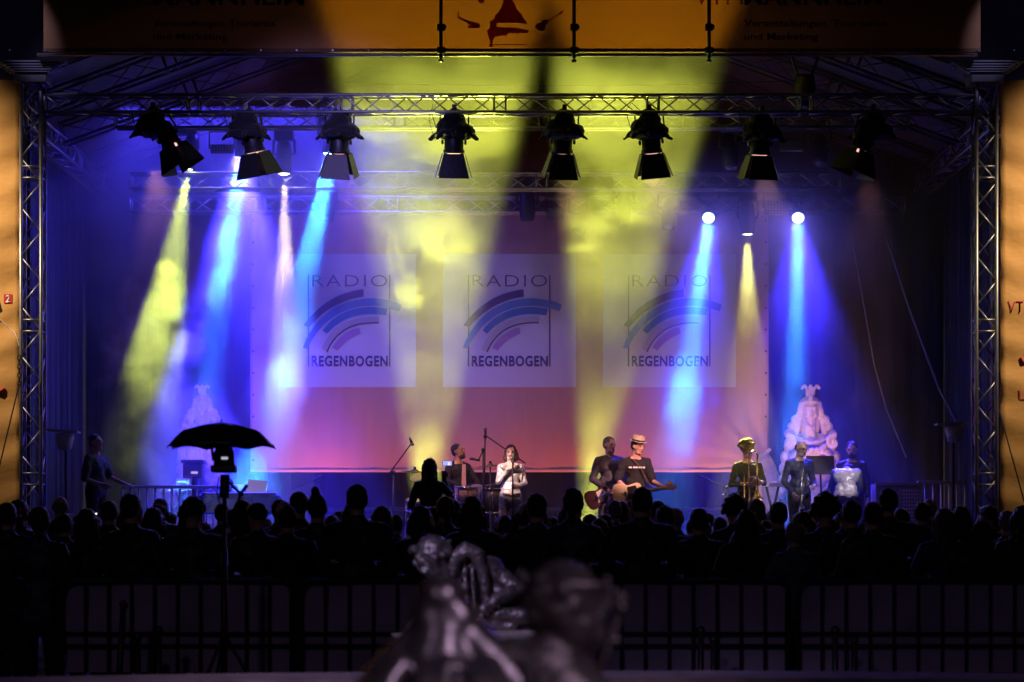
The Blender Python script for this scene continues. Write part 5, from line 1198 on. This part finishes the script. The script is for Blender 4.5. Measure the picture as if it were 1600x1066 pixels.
FRONT = [ # kind, px, top of head, depth, turn, where
 ('long', 137, 795, 19.3, 172, 'woman with long dark hair right of the left tower foot, in the front row'),
 ('short', 207, 775, 18.9, 150, 'broad man with short hair below the left end of the stage railing'),
 ('curly', 301, 775, 19.0, 176, 'big curly haired head just left of the umbrella stand'),
 ('cap', 402, 785, 19.6, 210, 'person in a flat cap just right of the umbrella stand'),
 ('short_tee', 449, 793, 19.4, 180, 'short haired person between the flat cap and the hair bun'),
 ('short', 467, 771, 21.5, 185, 'head leaning against the person with the hair bun, on its left'),
 ('bun', 496, 759, 20.0, 178, 'person with a hair bun standing out above the crowd left of the drums'),
 ('short', 558, 760, 18.7, 182, 'short haired man with bare neck standing out left of the boom stand'),
 ('long', 597, 791, 20.2, 186, 'long haired head right behind the short haired man with the bare neck'),
 ('bob', 658, 790, 19.0, 180, 'square looking bob haired head above the curly bronze head'),
 ('bob', 738, 776, 18.8, 176, 'bob haired person in front of the pink drum'),
 ('arm', 838, 774, 19.1, 184, 'person raising a hand to the side of the head, below and right of the singer'),
 ('pony', 896, 766, 18.9, 170, 'ponytailed tall person between the singer and the guitarists'),
 ('short_brown', 1003, 764, 18.8, 178, 'broad man in a brown jacket in front of the man in the hat'),
 ('short', 1092, 797, 19.6, 180, 'narrow shouldered dark head midway between guitarist and trombone player'),
 ('long', 1166, 796, 18.9, 183, 'long haired person in a rust jacket leaning on the barrier below the trombone'),
 ('afro', 1147, 774, 23.5, 180, 'bushy head left of the trombone bell'),
 ('short', 1216, 787, 20.3, 178, 'dark head below the gap between the brass players'),
 ('fair', 1241, 817, 18.8, 182, 'rounded low head with a faint violet rim below the balding man'),
 ('afro', 1289, 772, 20.2, 175, 'bushy curly head in front of the black music stand desk'),
 ('short_tee', 1330, 785, 19.6, 180, 'round head below the silver waistcoat'),
 ('short', 1363, 787, 19.2, 184, 'round head right of the silver waistcoat in the front row'),
 ('short_brown', 1387, 766, 20.6, 178, 'tall man with sloping shoulders in front of the flight case'),
 ('long_fair', 1475, 794, 19.2, 180, 'long haired woman with violet rimmed hair before the right railing'),
 ('bob', 1501, 791, 22.0, 178, 'bob haired head just left of the right tower foot'),
 ('long', 1533, 814, 18.9, 176, 'low long haired head below the right tower'),
 ('long', 1597, 790, 18.9, 180, 'long haired person cut by the right edge of the photo'),
 ('pony', 62, 795, 18.2, 184, 'big ponytailed person standing past the left end of the barriers'),
 ('short', 12, 788, 19.4, 180, 'dark head at the left edge of the photo under the banner'),
 ('bald', 95, 777, 25.5, 170, 'bald head with a violet rim right of the left tower foot'),
 ('short', 171, 785, 23.0, 180, 'small dark head between the long haired woman and the broad man'),
 ('fair', 251, 781, 27.5, 178, 'fair head lit bright blue left of the curly haired head'),
 ('bob', 240, 793, 20.0, 180, 'dark low head in front of the blue lit fair head'),
 ('short', 347, 789, 26.0, 180, 'blue lit head directly behind the umbrella pole'),
 ('fair', 377, 797, 28.5, 182, 'pale head glowing blue between the umbrella pole and the flat cap'),
 ('short', 437, 783, 24.0, 180, 'small dark head behind the flat cap wearer'),
 ('fair', 960, 784, 26.5, 180, 'blue lit head below the bass player'),
 ('bob', 972, 783, 28.0, 176, 'blue lit head directly below the cream guitar body'),
 ('short', 1028, 785, 25.0, 180, 'upright head right of the broad man in the brown jacket'),
 ('bald', 1056, 795, 22.5, 176, 'low round head right of the broad man in the brown jacket'),
 ('short', 1440, 787, 23.5, 180, 'small head in front of the right railing'),
 ('bald', 1452, 781, 25.5, 172, 'round violet rimmed head in front of the right railing'),
 ('cap', 1545, 789, 24.0, 200, 'cap wearer in front of the right tower'),
]
for k, px, py, Y, rz, lab in FRONT: crowd(k, px, py, Y, rz, lab)
# filming woman raised above the crowd
loc = at(671, 716, 29.5)
tag(MB().box((loc.x, 29.5, .34), (.9, .7, .68)).build('wooden_crate', mat('crate_wood', (.12, .08, .05), .8)), 'wooden crate under the filming woman, lost in the crowd', 'crate')
fw, J, h = person('long haired woman raised above the crowd filming with a phone', (loc.x, 29.5, .68), R(184), (loc.z - .68) / 1.765, dict(
    elL=(-.27, -.10, 1.30), wrL=(-.20, -.32, 1.50), elR=(.24, -.06, 1.15), wrR=(.1, -.28, 1.08)), skin='skin_tan', topcol=(.02, .02, .04), hair='verylong', haircol=(.012, .009, .007), face=False, shoes=False, wide=.88,
    hands=dict(L=((-.1, -.1, 1), (.2, -1, 0))), curl=(50, 40))
o = empty('phone', at(699, 724, 29.1), label='lit phone held up by the filming woman in front of the drums', cat='phone')
MB().box((0, .0, 0), (.118, .010, .060)).build('case', blackp(), o, bevel=.004)
MB().box((0, -.0075, 0), (.108, .003, .052)).build('screen', emit('phone_screen', (.25, .3, .9), 1.6), o)
MB().box((.02, -.0105, -.005), (.025, .002, .035)).build('screen_picture', emit('phone_picture', (.9, .6, .9), 1.4), o)
# one lit phone low in the left crowd
o = empty('phone', at(154, 803, 24.0), label='small bright phone low in the crowd left of the broad man', cat='phone')
MB().box((0, 0, 0), (.075, .012, .022)).build('case', blackp(), o); MB().box((0, -.0085, 0), (.065, .003, .014)).build('screen', emit('phone_white', (.9, 1, .8), 3), o)
# filling rows
rr = random.Random(11); keys = ['short', 'short_brown', 'short_tee', 'long', 'bob', 'bun', 'bald', 'curly', 'pony', 'fair', 'long_fair', 'cap', 'short', 'long', 'bob']
LM = [(0, 'the left orange banner'), (60, 'the left tower'), (160, 'the stagehand'), (250, 'the left railing'), (345, 'the umbrella'), (430, 'the keyboard'), (520, 'the left logo'), (625, 'the leaning boom stand'), (700, 'the drummer'), (790, 'the singer'),
      (880, 'the dark gap'), (970, 'the man in the hat'), (1070, 'the right logo'), (1165, 'the trombone player'), (1250, 'the right stone bust'), (1325, 'the silver waistcoat'), (1400, 'the flight case'), (1470, 'the right railing'), (1540, 'the right tower'), (1600, 'the right orange banner')]
ROWS = [(20.9, 'second row from the camera'), (22.3, 'third row from the camera'), (23.8, 'fourth row from the camera'), (25.3, 'middle of the crowd'), (26.8, 'sixth row from the camera'), (28.3, 'third row from the stage'), (29.8, 'second row from the stage'), (31.2, 'row nearest the stage')]
heads = [(at(a[1], a[2], a[3]).x, a[3]) for a in FRONT] + [(loc.x, 29.5)]
cnt = {}
for Y, rn in ROWS:
    x = -Y * 815 / FPX + rr.uniform(0, .4)
    while x < Y * 815 / FPX:
        X = x + rr.uniform(-.08, .08); yy = Y + rr.uniform(-.3, .3); x += rr.uniform(.56, .80)
        if any(abs(X - hx) < .42 and abs(yy - hy) < .6 for hx, hy in heads): continue
        k = rr.choice(keys); hgt = rr.uniform(1.56, 1.74) if Y < 25 else rr.uniform(1.54, 1.70)
        if rr.random() < .08: hgt += .05
        px = 800 + X / yy * FPX; py = HOR - (hgt - CAMZ) / yy * FPX
        mark = min(LM, key=lambda q: abs(q[0] - px))[1]; lab = '%s spectator, %s, below %s' % (WORD[k], rn, mark)
        for k2 in keys:
            if lab not in cnt: break
            k = k2; lab = '%s spectator, %s, below %s' % (WORD[k], rn, mark)
        cnt[lab] = 1
        crowd(k, px, py, yy, 180 + rr.uniform(-18, 18), ' '.join(lab.split()[:16]))
for k, o in KIND.items():
    if k not in used:
        for c in list(o.children): bpy.data.objects.remove(c)
        bpy.data.objects.remove(o)
bpy.data.scenes.remove(TMP)
